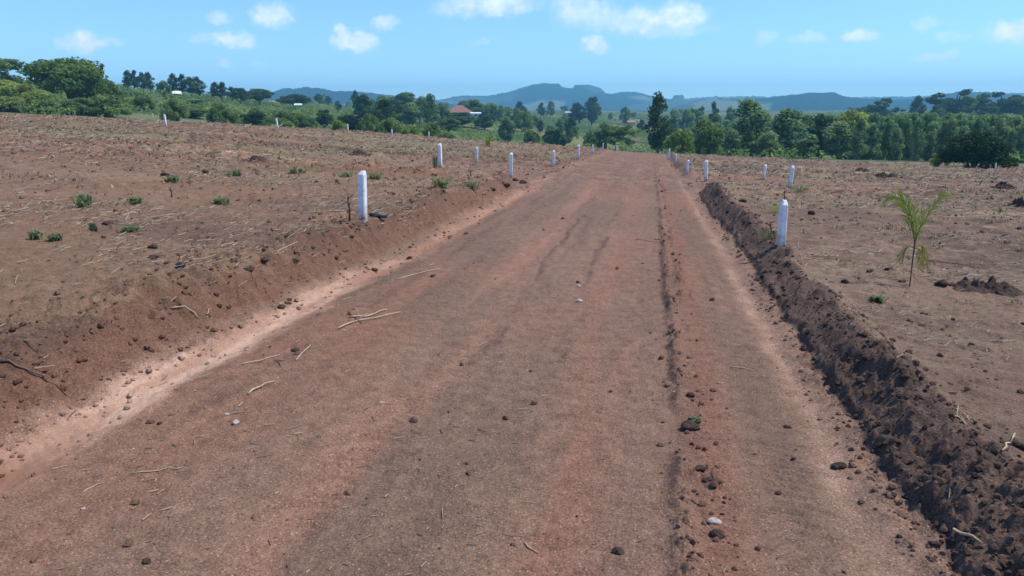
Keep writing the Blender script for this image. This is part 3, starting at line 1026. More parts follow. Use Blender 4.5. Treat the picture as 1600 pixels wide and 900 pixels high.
# --- left side
tree('broad0', 113, 92, 112, 118, 'big dense dark green tree standing above the far left field edge')
tree('round0', 2, 90, 80, 150, 'dark spreading tree cut by the left picture border')
tree('round0', 158, 122, 52, 124, 'lower green tree leaning against the right side of the big dark tree')
tree('round0', 52, 126, 26, 200, 'small dark tree between the left border tree and big tree')
for px, yt, w, d, lab in [(-60, 120, 80, 118, 'yellow green shrub outermost on the left scrub slope'), (2, 125, 70, 114, 'yellow green shrub at the left border below the spreading tree'),
                          (30, 131, 60, 112, 'yellow green shrub on the left slope, second from the border'), (58, 141, 50, 110, 'yellow green shrub left of the big dark tree, low on the slope'),
                          (12, 150, 60, 105, 'low pale shrub in front of the left scrub slope'), (76, 153, 34, 106, 'small pale shrub at the foot of the left slope beside big tree')]:
    tree('bush1' if 'yellow' in lab else 'bush0', px, yt, w, d, lab, 'bush')
tree('bush0', 125, 152, 60, 110, 'grey green bush below the big dark tree', 'bush')
tree('bush0', 168, 146, 60, 112, 'grey green bush right of the big dark tree', 'bush')
for i, (px, yt, w, d, key, lab) in enumerate([
    (203, 111, 15, 235, 'eucd', 'slim dark eucalyptus on the left ridge, first of four'), (213, 111, 14, 237, 'eucd1', 'slim dark eucalyptus on the left ridge, second of four'),
    (228, 114, 14, 234, 'eucd', 'slim dark eucalyptus on the left ridge, third of four'), (238, 114, 15, 236, 'eucd1', 'slim dark eucalyptus on the left ridge, fourth of four'),
    (258, 127, 22, 225, 'round3', 'rounded green tree between the two dark eucalyptus clumps'),
    (273, 116, 16, 240, 'eucd', 'tallest dark eucalyptus left of the white gable'), (285, 117, 16, 242, 'eucd1', 'dark eucalyptus just above the white gable'),
    (302, 121, 20, 240, 'eucd', 'dark eucalyptus right of the white gable'), (315, 121, 20, 243, 'eucd1', 'dark eucalyptus before the dip right of the gable'),
    (337, 129, 16, 240, 'eucd', 'shorter dark eucalyptus on the ridge, left of a pair'), (348, 129, 15, 241, 'eucd1', 'shorter dark eucalyptus on the ridge, right of a pair'),
    (376, 138, 28, 250, 'round1', 'dark rounded tree where the left ridge slopes down'), (362, 136, 14, 255, 'eucd', 'small dark eucalyptus between the ridge pair and rounded tree'),
    (406, 139, 46, 260, 'broad1', 'dark dome shaped tree left of the white roofed house'), (461, 147, 46, 285, 'broad1', 'dark dome shaped tree in front of the white roofed house'),
    (567, 147, 26, 210, 'col0', 'very dark upright evergreen with a pointed top'), (557, 141, 12, 330, 'eucd', 'thin dark tree top showing behind the dark evergreen')]):
    tree(key, px, yt, w, d, lab)
# scrub trees of the left slope
for i in range(34):
    px = trng.uniform(150, 470)
    d = trng.uniform(112, 215)
    yt = np.interp(px, [150, 250, 350, 470], [140, 146, 158, 175]) + trng.uniform(0, 22) - (d - 160) * .03
    tree(trng.choice(['bush0', 'round3', 'bush3', 'round0', 'bush0', 'bush1']), px, yt, trng.uniform(24, 46), d, 'grey green shrub in the thicket covering the left slope', 'bush', 'shrubs in the left slope thicket')
for px, yt, w, d, key, lab in [(505, 171, 26, 150, 'round1', 'dark low tree at the field edge near the leaning skyline post'),
                               (470, 178, 40, 135, 'bush3', 'dark green bush behind the leaning skyline post'), (430, 183, 44, 128, 'bush3', 'dark green bush at the field edge left of the skyline post'),
                               (395, 176, 46, 135, 'bush2', 'dark bush above the nearly hidden tiny post'), (545, 178, 40, 140, 'bush2', 'dark bush behind the round light green bush'),
                               (529, 187, 28, 104, 'bush1', 'round light green bush at the field edge'), (574, 176, 32, 130, 'bush3', 'dark bush under the pointed evergreen'),
                               (606, 181, 38, 108, 'bush0', 'pale olive bush at the field edge, left of a pair'), (640, 193, 34, 104, 'bush1', 'yellow green low bush between two olive bushes'),
                               (673, 188, 32, 106, 'bush0', 'olive bush at the field edge, right of a pair'), (700, 204, 34, 104, 'bush0', 'low olive bush below the red roofed house')]:
    tree(key, px, yt, w, d, lab, 'bush' if 'bush' in lab else 'tree')
# trees of the middle
for px, yt, w, d, key, lab in [(600, 148, 34, 300, 'round3', 'hazy green tree right of the pointed evergreen'), (632, 144, 44, 300, 'round0', 'broad green tree left of the red roof, on the skyline'),
                               (655, 150, 26, 240, 'euc0', 'green eucalyptus in the grove left of the red roof'), (674, 146, 24, 190, 'euc1', 'light green upright eucalyptus beside the red roofed house'),
                               (642, 160, 34, 180, 'euc2', 'green bushy eucalyptus below the broad skyline tree'), (612, 162, 26, 220, 'eucd', 'dark slim tree in the grove, left one'),
                               (624, 165, 18, 215, 'eucd1', 'dark slim tree in the grove, middle one'), (690, 160, 24, 230, 'round3', 'green tree touching the left end of the red roof'),
                               (715, 175, 56, 240, 'round1', 'wide dark tree in front of the red roofed house'), (757, 179, 28, 235, 'round1', 'dark tree in front of the white annex'),
                               (700, 184, 36, 200, 'round0', 'dark green tree below the left end of the red roof'), (765, 160, 30, 330, 'round3', 'green tree behind the white annex'),
                               (735, 155, 40, 330, 'round0', 'dull green tree behind the red roof'), (783, 163, 18, 280, 'euc0', 'small eucalyptus right of the white annex'),
                               (824, 174, 14, 280, 'col0', 'small dark tree standing alone in the pale pasture'), (812, 158, 16, 420, 'eucd', 'dark tree on the pasture skyline, left one'),
                               (845, 160, 12, 480, 'eucd1', 'dark tree on the pasture skyline, centre one'), (860, 157, 14, 480, 'euc1', 'slim green tree on the pasture skyline'),
                               (897, 167, 20, 400, 'eucd', 'dark tree beside the tall hilltop tree, lower one'), (925, 151, 24, 400, 'round1', 'tall round crowned dark tree on the pasture top'),
                               (906, 160, 26, 400, 'eucd1', 'dark tree touching the left side of the round crowned tree'), (977, 166, 15, 430, 'round0', 'small lollipop shaped tree before the blue hills'),
                               (962, 192, 62, 150, 'umb1', 'flat topped acacia at the valley edge in front of pasture'), (1003, 186, 12, 330, 'round1', 'little dark round tree beside the brick huts'),
                               (930, 201, 36, 150, 'bush3', 'dark green shrub left of the flat topped acacia')]:
    tree(key, px, yt, w, d, lab)
# tall eucalyptus and the right tree line
for px, yt, w, d, key, lab in [(1031, 142, 36, 112, 'eucd', 'tallest dark eucalyptus standing alone right of the track'),
                               (1055, 170, 24, 260, 'euc2', 'hazy eucalyptus just behind the tallest one'),
                               (1068, 200, 42, 100, 'round2', 'yellow green round tree right of the tallest eucalyptus'), (1106, 184, 44, 102, 'round0', 'dark green round tree second right of tallest eucalyptus'),
                               (1180, 152, 64, 106, 'euc0', 'large dark green eucalyptus in the middle of the tree line'), (1145, 200, 34, 104, 'euc1', 'low green tree left of the large eucalyptus'),
                               (1237, 168, 60, 106, 'euc1', 'broad pale eucalyptus right of the large one'), (1290, 176, 46, 110, 'eucd1', 'shadowy dark eucalyptus left of the golden topped tree'),
                               (1331, 170, 60, 100, 'round2', 'golden green topped round tree in the right tree line'), (1316, 188, 44, 97, 'euc2', 'dark lower tree against the golden topped tree'),
                               (1205, 205, 40, 100, 'euc2', 'low tree at the feet of the two large eucalyptus'), (1265, 208, 40, 100, 'euc0', 'low tree right of the broad pale eucalyptus'),
                               (1090, 166, 26, 300, 'umb1', 'hazy tree with layered crown left of the large eucalyptus'), (1118, 158, 16, 280, 'eucd1', 'slim hazy tree on the right skyline'),
                               (1142, 165, 20, 290, 'round3', 'hazy rounded tree left behind the large eucalyptus'), (1075, 168, 26, 290, 'round3', 'hazy rounded tree behind the yellow green one')]:
    tree(key, px, yt, w, d, lab, sink=1.1 if d < 120 and px > 1060 else 0)
tree('bush2', 1532, 205, 84, 64, 'dark round bush standing in the right field', 'bush')
tree('bush1', 1476, 238, 26, 66, 'small yellow green bush at the left foot of the dark bush', 'bush')
tree('bush0', 1582, 236, 30, 68, 'small pale bush at the right foot of the dark bush', 'bush')
# plantation behind the right field
prng = random.Random(5)
for i in range(210):
    row = i // 35
    px = 1340 + (i % 35) * 11.8 + prng.uniform(-5, 5) + row * 3
    d = 96 + row * 12 + prng.uniform(-4, 4) - (px - 1345) * .025
    yt = 177 + prng.uniform(-3, 14) + (6 if row == 0 else 0) + (8 if row == 0 and prng.random() < .3 else 0)
    tree(prng.choice(['euc0', 'euc1', 'euc2', 'euc1']), px, yt, prng.uniform(20, 31), d, 'slim eucalyptus in the dense plantation behind the right field', 'tree', 'plantation eucalyptus', None, prng.uniform(.8, 2.2))
for i in range(34):
    px = 1085 + i * 8.2 + prng.uniform(-6, 6)
    d = prng.uniform(130, 230)
    tree(prng.choice(['euc0', 'euc1', 'euc2', 'round3', 'round0']), px, prng.uniform(176, 196), prng.uniform(24, 38), d, 'green tree in the wood behind the right tree line', 'tree', 'trees behind the right tree line')
for px, yt, w, d, key, lab in [(1383, 153, 42, 290, 'umb0', 'dark domed tree rising above the plantation, left of the slim one'), (1434, 149, 24, 300, 'eucd', 'slim dark tree rising above the plantation'),
                               (1492, 140, 62, 300, 'umb0', 'tallest layered tree above the plantation'), (1525, 146, 44, 310, 'umb1', 'layered tree between the two tallest above the plantation'),
                               (1563, 144, 52, 305, 'umb0', 'wide layered tree above the plantation at the right'), (1600, 150, 44, 300, 'umb1', 'layered tree at the right picture border'),
                               (1470, 163, 34, 290, 'round1', 'dark rounded tree at the left foot of the layered trees'), (1545, 165, 42, 290, 'round1', 'dark rounded tree under the wide layered tree'),
                               (1645, 152, 50, 300, 'umb0', 'layered tree outermost beyond the right border'), (1345, 166, 30, 330, 'umb1', 'pale hazy tree left of the domed one')]:
    tree(key, px, yt, w, d, lab)
# scattered trees of the valley and far slopes
for i in range(150):
    px = prng.uniform(470, 1120) if i < 70 else prng.uniform(560, 900)
    d = prng.uniform(230, 720) if i < 70 else prng.uniform(150, 420)
    z = float(macro(np.array([at(px, 170, d)[0]]), np.array([at(px, 170, d)[1]]))[0])
    yb = 177 - (z - CAM_Z) * 1217 / d
    if 820 < px < 1010 and 200 < d < 430:
        if prng.random() < .55: continue
    hp = prng.uniform(3.5, 7) * 1217 / d
    if 672 < px < 775 and yb - hp < 186 and d < 300: continue
    tree(prng.choice(['euc0', 'round0', 'round3', 'round1', 'euc1', 'umb1', 'bush3', 'euc2']), px, yb - hp, hp * prng.uniform(.5, .95), d, 'small hazy tree scattered over the valley slopes', 'tree', 'trees scattered on the valley slopes')

for key, v in PROTO.items():
    assert v[3], key

# ------------------------------------------------------------------ undergrowth that nobody could count
srng = np.random.default_rng(77)
cen, rd = [], []
while len(cen) < 7000:
    px = srng.uniform(-150, 1750)
    d = 84 + 560 * srng.random() ** 1.8
    q = at(px, 170, d)
    edge = np.interp(px, [-400, 0, 200, 350, 450, 600, 760, 900, 1040, 1300, 1600, 2000], [108, 104, 100, 102, 97, 95, 97, 90, 88, 87, 83, 80])
    if d < edge: continue
    if px > 1045 and d < 150 and srng.random() < .85: continue
    if 780 < px < 1015 and 170 < d and srng.random() < .45: continue
    if vnoise(np.array([q[0] / 14]), np.array([q[1] / 14]), 9)[0] < -.25: continue
    s = srng.uniform(.5, 1.25) * (1 + (d - 90) / 280)
    cen.append((q[0], q[1], s * .35))
    rd.append((s, s, s * srng.uniform(.55, .9)))
cen, rd = np.array(cen), np.array(rd)
zz = height(cen[:, 0], cen[:, 1], False)
cen[:, 2] += zz
V, F_, T = leaf_cloud(srng, cen, rd, 40, .32, .1)
tag(put('undergrowth', big_mesh('undergrowth', V, F_, False, dict(tint=T)), M['leaf_scrub']), 'green scrub and tall weeds filling the valley beyond the field', 'undergrowth', None, 'stuff')

# ------------------------------------------------------------------ houses
def house(px, yb, wpx, d, hwall, hroof, roofmat, wallmat, label, hip=True, rz=0, depth=7, nwin=2):
    q = at(px, yb, d)
    w = wpx * d / 1217
    zb = float(macro(np.array([q[0]]), np.array([q[1]]))[0])
    z0 = q[2] - zb
    root = thing('house', label, 'house', (q[0], q[1], zb), PSI + rz)
    m = MB(); m.box(-w / 2, w / 2, -depth / 2, depth / 2, -1.5, z0 + hwall); m.build('wall', wallmat, root)
    e = .5
    x0, x1, y0, y1, zr = -w / 2 - e, w / 2 + e, -depth / 2 - e, depth / 2 + e, z0 + hwall
    rl = max(.1, (w - depth) / 2) if hip else w / 2 + e
    r = MB()
    r.add([(x0, y0, zr + .003), (x1, y0, zr + .003), (x1, y1, zr + .003), (x0, y1, zr + .003), (x0, y0, zr + .15), (x1, y0, zr + .15), (x1, y1, zr + .15), (x0, y1, zr + .15), (-rl, 0, zr + hroof), (rl, 0, zr + hroof)],
          [(3, 2, 1, 0), (0, 1, 5, 4), (1, 2, 6, 5), (2, 3, 7, 6), (3, 0, 4, 7), (4, 5, 9, 8), (6, 7, 8, 9), (5, 6, 9), (7, 4, 8)])
    r.build('roof', roofmat, root)
    for i in range(nwin):
        x = -w / 2 + w * (i + .8) / (nwin + .6)
        m = MB(); m.box(x - .5, x + .5, -depth / 2 - .06, -depth / 2 + .05, z0 + hwall * .4, z0 + hwall * .8)
        m.build('window', M['dark'], root)
    x = w * .42
    m = MB(); m.box(x - .45, x + .45, -depth / 2 - .05, -depth / 2 + .05, z0 - .1, z0 + hwall * .75)
    m.build('door', M['dark'], root)
    return root


house(718, 186, 40, 290, 2.1, 3.0, M['roof_red'], M['wall'], 'red hip roofed house half hidden behind dark trees', True, .12, 8)
house(743, 184.5, 13, 286, 1.6, .5, M['roof_white'], M['roof_white'], 'white flat roofed annex right of the red roofed house', False, .12, 4, 1)
house(277, 150, 7, 228, .5, .9, M['roof_white'], M['wall'], 'small white gabled roof below the dark eucalyptus clump', False, .3, 3, 1)
house(45, 131, 24, 330, 1.2, .8, M['roof_white'], M['roof_white'], 'long white sheet roof behind the left border trees', False, 0, 6, 2)
house(466, 168, 7, 278, .7, .7, M['roof_white'], M['wall'], 'tiny white roofed house between the dark domed trees', False, .2, 3, 1)
house(427, 164, 9, 420, 1.2, 1.0, M['wall'], M['wall'], 'tiny cream house right of the left domed tree', False, .2, 4, 1)
house(985, 197, 10, 440, 2.0, 1.0, M['wall_brick'], M['wall_brick'], 'small brick hut on the pasture, left of two', False, .1, 4, 1)
house(1000, 197, 6, 436, 2.4, 1.0, M['wall_brick'], M['wall'], 'small brick hut beside the little round tree, right of two', False, .1, 3, 1)
house(888, 178.5, 9, 500, 1.0, .6, M['roof_white'], M['wall'], 'tiny pale roofed hut on the pasture top', False, .1, 4, 1)

# ------------------------------------------------------------------ weeds, palm, sticks, clods
def weed(px, py, wpx, hpx, seed, label, mat='weed', n=46, grassy=False):
    q, d = ground_at(px, py)
    rng = random.Random(seed)
    w, h = wpx * d / 1186, hpx * d / 1186
    m = MB()
    tints = []
    for i in range(n):
        a_ = rng.random() * 2 * PI
        ox, oy = rng.gauss(0, w * .16), rng.gauss(0, w * .14)
        L = h * rng.uniform(.35, 1.1)
        out = rng.uniform(.25, .6) * w * .6
        dirx, diry = math.cos(a_), math.sin(a_)
        wd = (.006 if grassy else .024) * rng.uniform(.7, 1.4) * max(1, d / 14)
        bz = hz(q[0] + ox, q[1] + oy) - q[2] if i % 6 == 0 else 0
        pts = [(ox, oy, bz - .01), (ox + dirx * out * .35, oy + diry * out * .35, L * .65), (ox + dirx * out * .75, oy + diry * out * .75, L * .95), (ox + dirx * out * 1.1, oy + diry * out * 1.1, L * rng.uniform(.6, .95))]
        m.strip(pts, [wd * .5, wd, wd * 1.1, wd * .15], (-diry, dirx, 0))
        tints += [rng.random()] * 12
    me = m.mesh('weed')
    at_ = me.attributes.new('tint', 'FLOAT', 'POINT')
    at_.data.foreach_set('value', np.array(tints, np.float32))
    o = put('weed', me, M[mat])
    o.location = tuple(q)
    tag(o, label, 'weed')
    return o


WEEDS = [(130, 324, 38, 20, 'largest green weed on the bare left field, upright stem at its left'), (210, 318, 38, 11, 'flat green weed patch right of the largest weed'),
         (268, 285, 32, 11, 'green weed beside a dark clod on the left field'), (345, 320, 40, 12, 'spreading green weed in the left field, straight below a smaller one'),
         (367, 275, 30, 10, 'small pale weed above the spreading weed'), (462, 271, 38, 9, 'flat pale weed farther right in the left field'),
         (540, 277, 34, 9, 'pale weed just left behind the big left post'), (584, 280, 30, 10, 'green weed just right behind the big left post'),
         (54, 374, 26, 14, 'dark green weed nearest the left border, left of a pair'), (87, 377, 26, 12, 'grey green weed, right of the pair near left border'),
         (147, 362, 14, 13, 'tiny upright weed between the pair and a flat weed'), (203, 361, 34, 9, 'low flat weed beside small dark clods'),
         (690, 294, 36, 12, 'pale weed patch near the bank below the weedy post'), (738, 296, 34, 11, 'pale weed patch right at the bank top by the corner'),
         (1370, 472, 30, 9, 'low green weed on bare soil left below the palm sapling'), (1086, 659, 26, 9, 'tiny green sprig growing in the crumbly rut on the track')]
for i, (px, py, w, h, lab) in enumerate(WEEDS):
    weed(px, py, w, h, 100 + i, lab, n=30 if 'tiny' in lab else 48)
for i, (px, py, w, h, lab) in enumerate([(680, 262, 12, 18, 'tall green weed growing at the foot of the weedy post'), (762, 228, 14, 14, 'bright yellow green grass clump on the field crest'),
                                         (1215, 333, 46, 16, 'light green grass patch above the big right post'), (1200, 375, 40, 16, 'thin dry grass tuft beside the big right post'),
                                         (1245, 300, 40, 12, 'green grass tuft at the foot of the taller paired post'), (1400, 268, 70, 6, 'light green grass strip far out in the right field')]):
    weed(px, py, w, h, 200 + i, lab, 'palm' if 'yellow' in lab or 'light' in lab else 'weed', 60, True)

# palm sapling
q, d = ground_at(1421, 448)
S = d / 1186
palm = thing('palm_sapling', 'young green palm sapling with a thin stem in the right field', 'palm', q, PSI)
m = MB()
m.tube([(0, 0, -.05), (.003, .005, 20 * S), (.0, .0, 50 * S), (.002, 0, 78 * S)], [.0065, .006, .007, .010], 8)
m.build('trunk', M['stalk'], palm, True)


def frond(pts, ll, nleaf, seed, mat, name='frond', droop=.2):
    rng = random.Random(seed)
    pts = [np.array(p, float) * S for p in pts]
    m = MB()
    # smooth rachis
    fine_ = []
    for t in np.linspace(0, 1, 14):
        u = t * (len(pts) - 1)
        i = min(int(u), len(pts) - 2)
        p0, p1, p2, p3 = pts[max(i - 1, 0)], pts[i], pts[i + 1], pts[min(i + 2, len(pts) - 1)]
        f = u - i
        fine_.append(.5 * ((2 * p1) + (-p0 + p2) * f + (2 * p0 - 5 * p1 + 4 * p2 - p3) * f * f + (-p0 + 3 * p1 - 3 * p2 + p3) * f ** 3))
    m.tube(fine_, [.006 - .0045 * k_ / 13 for k_ in range(14)], 5)
    nv0 = len(m.v)
    tints = [.7] * nv0
    for k_ in range(nleaf):
        t = .22 + .78 * k_ / nleaf
        u = t * 13
        i = min(int(u), 12)
        p = fine_[i] + (fine_[i + 1] - fine_[i]) * (u - i)
        tg = fine_[i + 1] - fine_[i]
        tg /= np.linalg.norm(tg)
        sd = np.cross(tg, (0, 1, .25))
        sd /= np.linalg.norm(sd)
        for s_ in (-1, 1):
            L = ll * S * (.55 + .6 * math.sin(PI * min(1, t * .95))) * rng.uniform(.75, 1.15)
            dr = tg * rng.uniform(.75, 1.0) + sd * s_ * rng.uniform(.35, .7) + np.array([0, rng.uniform(-.45, .35), 0])
            dr /= np.linalg.norm(dr)
            e1 = p + dr * L * .5
            e2 = p + dr * L + np.array([0, 0, -droop * L])
            wv = np.cross(dr, (0, 1, .3)); wv /= np.linalg.norm(wv)
            m.strip([p, e1, e2], [.005, .011, .002], wv)
            tints += [rng.random()] * 9
    me = m.mesh(name)
    at_ = me.attributes.new('tint', 'FLOAT', 'POINT')
    at_.data.foreach_set('value', np.array(tints, np.float32))
    return put(name, me, mat, palm)


frond([(0, 0, 70), (-8, 0, 105), (-22, -3, 132), (-42, -6, 145), (-58, -9, 142)], 24, 17, 1, M['palm'])
frond([(0, 0, 72), (-7, 3, 98), (-16, 6, 122), (-28, 8, 140)], 22, 14, 2, M['palm'])
frond([(0, 0, 74), (6, -2, 98), (16, -4, 120), (26, -5, 138), (33, -6, 146)], 20, 14, 3, M['palm'])
frond([(0, 0, 70), (1, 2, 92), (-3, 3, 112), (-5, 3, 128)], 18, 12, 4, M['palm'])
frond([(0, 0, 66), (7, 5, 86), (12, 10, 106), (16, 14, 122)], 18, 12, 5, M['palm'])
frond([(0, 0, 64), (10, -2, 66), (16, -3, 52), (19, -4, 34)], 13, 12, 6, M['drypalm'], 'dry_frond', .6)
frond([(0, 0, 62), (-9, 2, 64), (-16, 2, 54), (-20, 2, 40)], 11, 10, 7, M['drypalm'], 'dry_frond', .6)
frond([(0, 0, 60), (3, -6, 62), (6, -9, 50), (8, -10, 36)], 10, 9, 8, M['drypalm'], 'dry_frond', .6)

# twigs: polylines of photo points on the ground
def twig(pts, r, label, mat='twig', side=None, name='twig'):
    P = []
    for px, py in pts:
        q_, d_ = ground_at(px, py)
        P.append(q_ + np.array([0, 0, r * .8]))
    fine_ = []
    trg = random.Random(len(label) + int(pts[0][0]))
    for i in range(len(P) - 1):
        for t in (0, .33, .66):
            p = P[i] + (P[i + 1] - P[i]) * t
            if t: p = p + np.array([trg.gauss(0, r), trg.gauss(0, r), abs(trg.gauss(0, r * .6))])
            p[2] = max(p[2], hz(p[0], p[1]) + r * .5)
            fine_.append(p)
    fine_.append(P[-1])
    r *= .72
    o0 = fine_[0].copy()
    m = MB()
    m.tube([p - o0 for p in fine_], [r * (1 - .5 * i / len(fine_)) for i in range(len(fine_))], 6)
    for (i, dx, dy, dz) in (side or []):
        p = fine_[i] - o0
        m.tube([p, p + np.array([dx * .5, dy * .5, dz * .8]), p + np.array([dx, dy, dz])], [r * .6, r * .45, r * .2], 5)
    o = m.build(name, M[mat], None, True)
    o.location = tuple(o0)
    return tag(o, label, 'twig')


twig([(528, 516), (560, 503), (626, 489)], .011, 'longest pale stick of the little pile on the track', side=[(3, .05, .1, .04)])
twig([(546, 498), (572, 497), (604, 486)], .012, 'thick pale stick at the back of the little pile on the track', side=[(2, -.06, .05, .06)])
twig([(545, 490), (556, 500), (566, 506)], .010, 'short dark stick crossing the left end of the little pile', 'darktwig')
twig([(378, 572), (410, 564), (437, 557)], .008, 'thin pale stick with a dark clod at its end, left of the pile')
twig([(463, 566), (478, 548), (484, 540)], .008, 'forked pale straw between the thin stick and the pile', side=[(2, .1, .02, .01)])
twig([(388, 618), (408, 607), (430, 598)], .010, 'short pale stick lying below the thin stick on the track', side=[(3, .03, -.03, .01)])
twig([(618, 438), (655, 428), (688, 421)], .008, 'pale straw lying on the track by its left edge', side=[(3, .1, -.06, .01)])
twig([(205, 741), (250, 738), (287, 732)], .005, 'long thin straw on the lower left of the track')
twig([(128, 774), (148, 763), (162, 758)], .004, 'short thin straw on the lower left of the track')
twig([(0, 570), (40, 580), (75, 602), (105, 622)], .010, 'crooked brown root hanging down the left bank', 'darktwig')
twig([(268, 487), (290, 489), (310, 503)], .010, 'pale bent stick on top of the left bank')
twig([(322, 502), (326, 492), (330, 485)], .006, 'tiny pale stick beside the bent stick on left bank')
twig([(470, 334), (505, 332), (541, 331)], .012, 'straight pale pole lying left of the big left post')
twig([(1486, 652), (1500, 658), (1510, 668)], .007, 'pale root fork beyond the soil ridge, nearer the track', side=[(2, .05, .12, .02)])
twig([(1492, 640), (1505, 650), (1515, 660)], .006, 'pale root fork beyond the soil ridge, farther from track')
twig([(1566, 706), (1578, 694), (1586, 680)], .008, 'pale split stick at the right border beyond the ridge', side=[(3, .04, .05, .02)])
twig([(1488, 846), (1510, 848), (1534, 853)], .011, 'pale curved stick at the foot of the soil ridge')
twig([(1140, 576), (1160, 578), (1178, 581)], .006, 'pale straw bits on the track right of the crumbly rut')
twig([(1120, 602), (1127, 601), (1133, 600)], .006, 'tiny pale straw just left of the straw bits')
twig([(995, 375), (1020, 379), (1066, 384)], .008, 'pale straw line lying across the track middle')
twig([(820, 852), (830, 860), (842, 866)], .005, 'tiny pale straw at the bottom middle of the track')
twig([(1450, 408), (1480, 412), (1530, 420)], .008, 'dark stick lying right of the palm sapling', 'darktwig')
twig([(1040, 302), (1055, 302), (1066, 302)], .012, 'pale straw on the track before the right corner post')
# dead stalks
def stalk(px, py, hpx, label, seed):
    q_, d_ = ground_at(px, py)
    h = hpx * d_ / 1186
    rng = random.Random(seed)
    m = MB()
    m.tube([(0, 0, -.05), (.01, 0, h * .4), (-.01, 0, h * .75), (.0, .01, h)], [.013, .011, .008, .004], 6)
    for i in range(5):
        z = h * rng.uniform(.45, .9)
        a_ = rng.random() * 6.28
        L = h * rng.uniform(.25, .4)
        m.tube([(0, 0, z), (L * .5 * math.cos(a_), L * .3 * math.sin(a_), z + L * .35), (L * math.cos(a_), L * .6 * math.sin(a_), z + L * .45)], [.006, .005, .002], 5)
    o = m.build('dead_stalk', M['stalk'], None, True)
    o.location = tuple(q_)
    tag(o, label, 'stalk')


stalk(546, 346, 42, 'dead brown branching stalk left of the big left post', 1)
stalk(1203, 373, 26, 'dead dark stub beside the big right post', 2)
stalk(268, 309, 16, 'tiny dead stalk below the weed on the left field', 3)
stalk(735, 278, 16, 'tiny dead stalk between the weedy post and corner post', 4)
stalk(1225, 316, 18, 'thin dead stalk left of the taller paired post', 5)
# pipe
q, d = ground_at(591, 341)
m = MB()
n = 14
prof = [(-.13, .030), (.13, .030), (.13, .023), (-.13, .023)]
vs = [(x, r_ * math.cos(2 * PI * k_ / n), r_ * math.sin(2 * PI * k_ / n)) for x, r_ in prof for k_ in range(n)]
fs = [(i * n + k_, i * n + (k_ + 1) % n, ((i + 1) % 4) * n + (k_ + 1) % n, ((i + 1) % 4) * n + k_) for i in range(4) for k_ in range(n)]
m.add(vs, fs)
o = m.build('pipe', M['pipe'], None, True)
o.location = (q[0], q[1], q[2] + .02)
o.rotation_euler = (0, rad(4), PSI - .05)
tag(o, 'short dark grey pipe lying against the big left post', 'pipe')

# ---- clods
def ico():
    t = (1 + 5 ** .5) / 2
    v = [(-1, t, 0), (1, t, 0), (-1, -t, 0), (1, -t, 0), (0, -1, t), (0, 1, t), (0, -1, -t), (0, 1, -t), (t, 0, -1), (t, 0, 1), (-t, 0, -1), (-t, 0, 1)]
    f = [(0, 11, 5), (0, 5, 1), (0, 1, 7), (0, 7, 10), (0, 10, 11), (1, 5, 9), (5, 11, 4), (11, 10, 2), (10, 7, 6), (7, 1, 8), (3, 9, 4), (3, 4, 2), (3, 2, 6), (3, 6, 8), (3, 8, 9), (4, 9, 5), (2, 4, 11), (6, 2, 10), (8, 6, 7), (9, 8, 1)]
    v = np.array(v, float)
    return v / np.linalg.norm(v[0]), np.array(f)


def sub(v, f):
    cache, vs, nf = {}, list(v), []

    def mid(a_, b_):
        k_ = (min(a_, b_), max(a_, b_))
        if k_ not in cache:
            p = vs[a_] + vs[b_]
            vs.append(p / np.linalg.norm(p))
            cache[k_] = len(vs) - 1
        return cache[k_]
    for a_, b_, c_ in f:
        x, y, z = mid(a_, b_), mid(b_, c_), mid(c_, a_)
        nf += [(a_, x, z), (b_, y, x), (c_, z, y), (x, y, z)]
    return np.array(vs), np.array(nf)


IV, IF = ico()
I2 = sub(*sub(IV, IF))
I3 = sub(*I2)
I1 = sub(IV, IF)


def clod(px, py, wpx, label, seed, mat='clod', name='soil_clod', flat=.55):
    q_, d_ = ground_at(px, py)
    r = wpx * d_ / 1186 / 2 * .86
    rng = np.random.default_rng(seed)
    V = I3[0].copy()
    for k_ in range(16):
        d__ = rng.normal(size=3); d__ /= np.linalg.norm(d__)
        V += I3[0] * (np.clip((I3[0] @ d__) - .5, 0, 1) * rng.uniform(-.75, .6))[:, None]
    V += I3[0] * (.16 * fbm(I3[0][:, 0] + I3[0][:, 2] * .7 + seed, I3[0][:, 1] - I3[0][:, 2] * .6, .45, 3, seed))[:, None]
    V *= np.array([r * rng.uniform(.85, 1.1), r * rng.uniform(.7, 1), r * flat])
    o = put(name, big_mesh(name, V, I3[1], True), M[mat])
    o.location = (q_[0], q_[1], q_[2] + r * flat * .35)
    o.rotation_euler = (0, 0, rng.random() * 6)
    return tag(o, label, 'clod' if mat == 'clod' else 'stone')


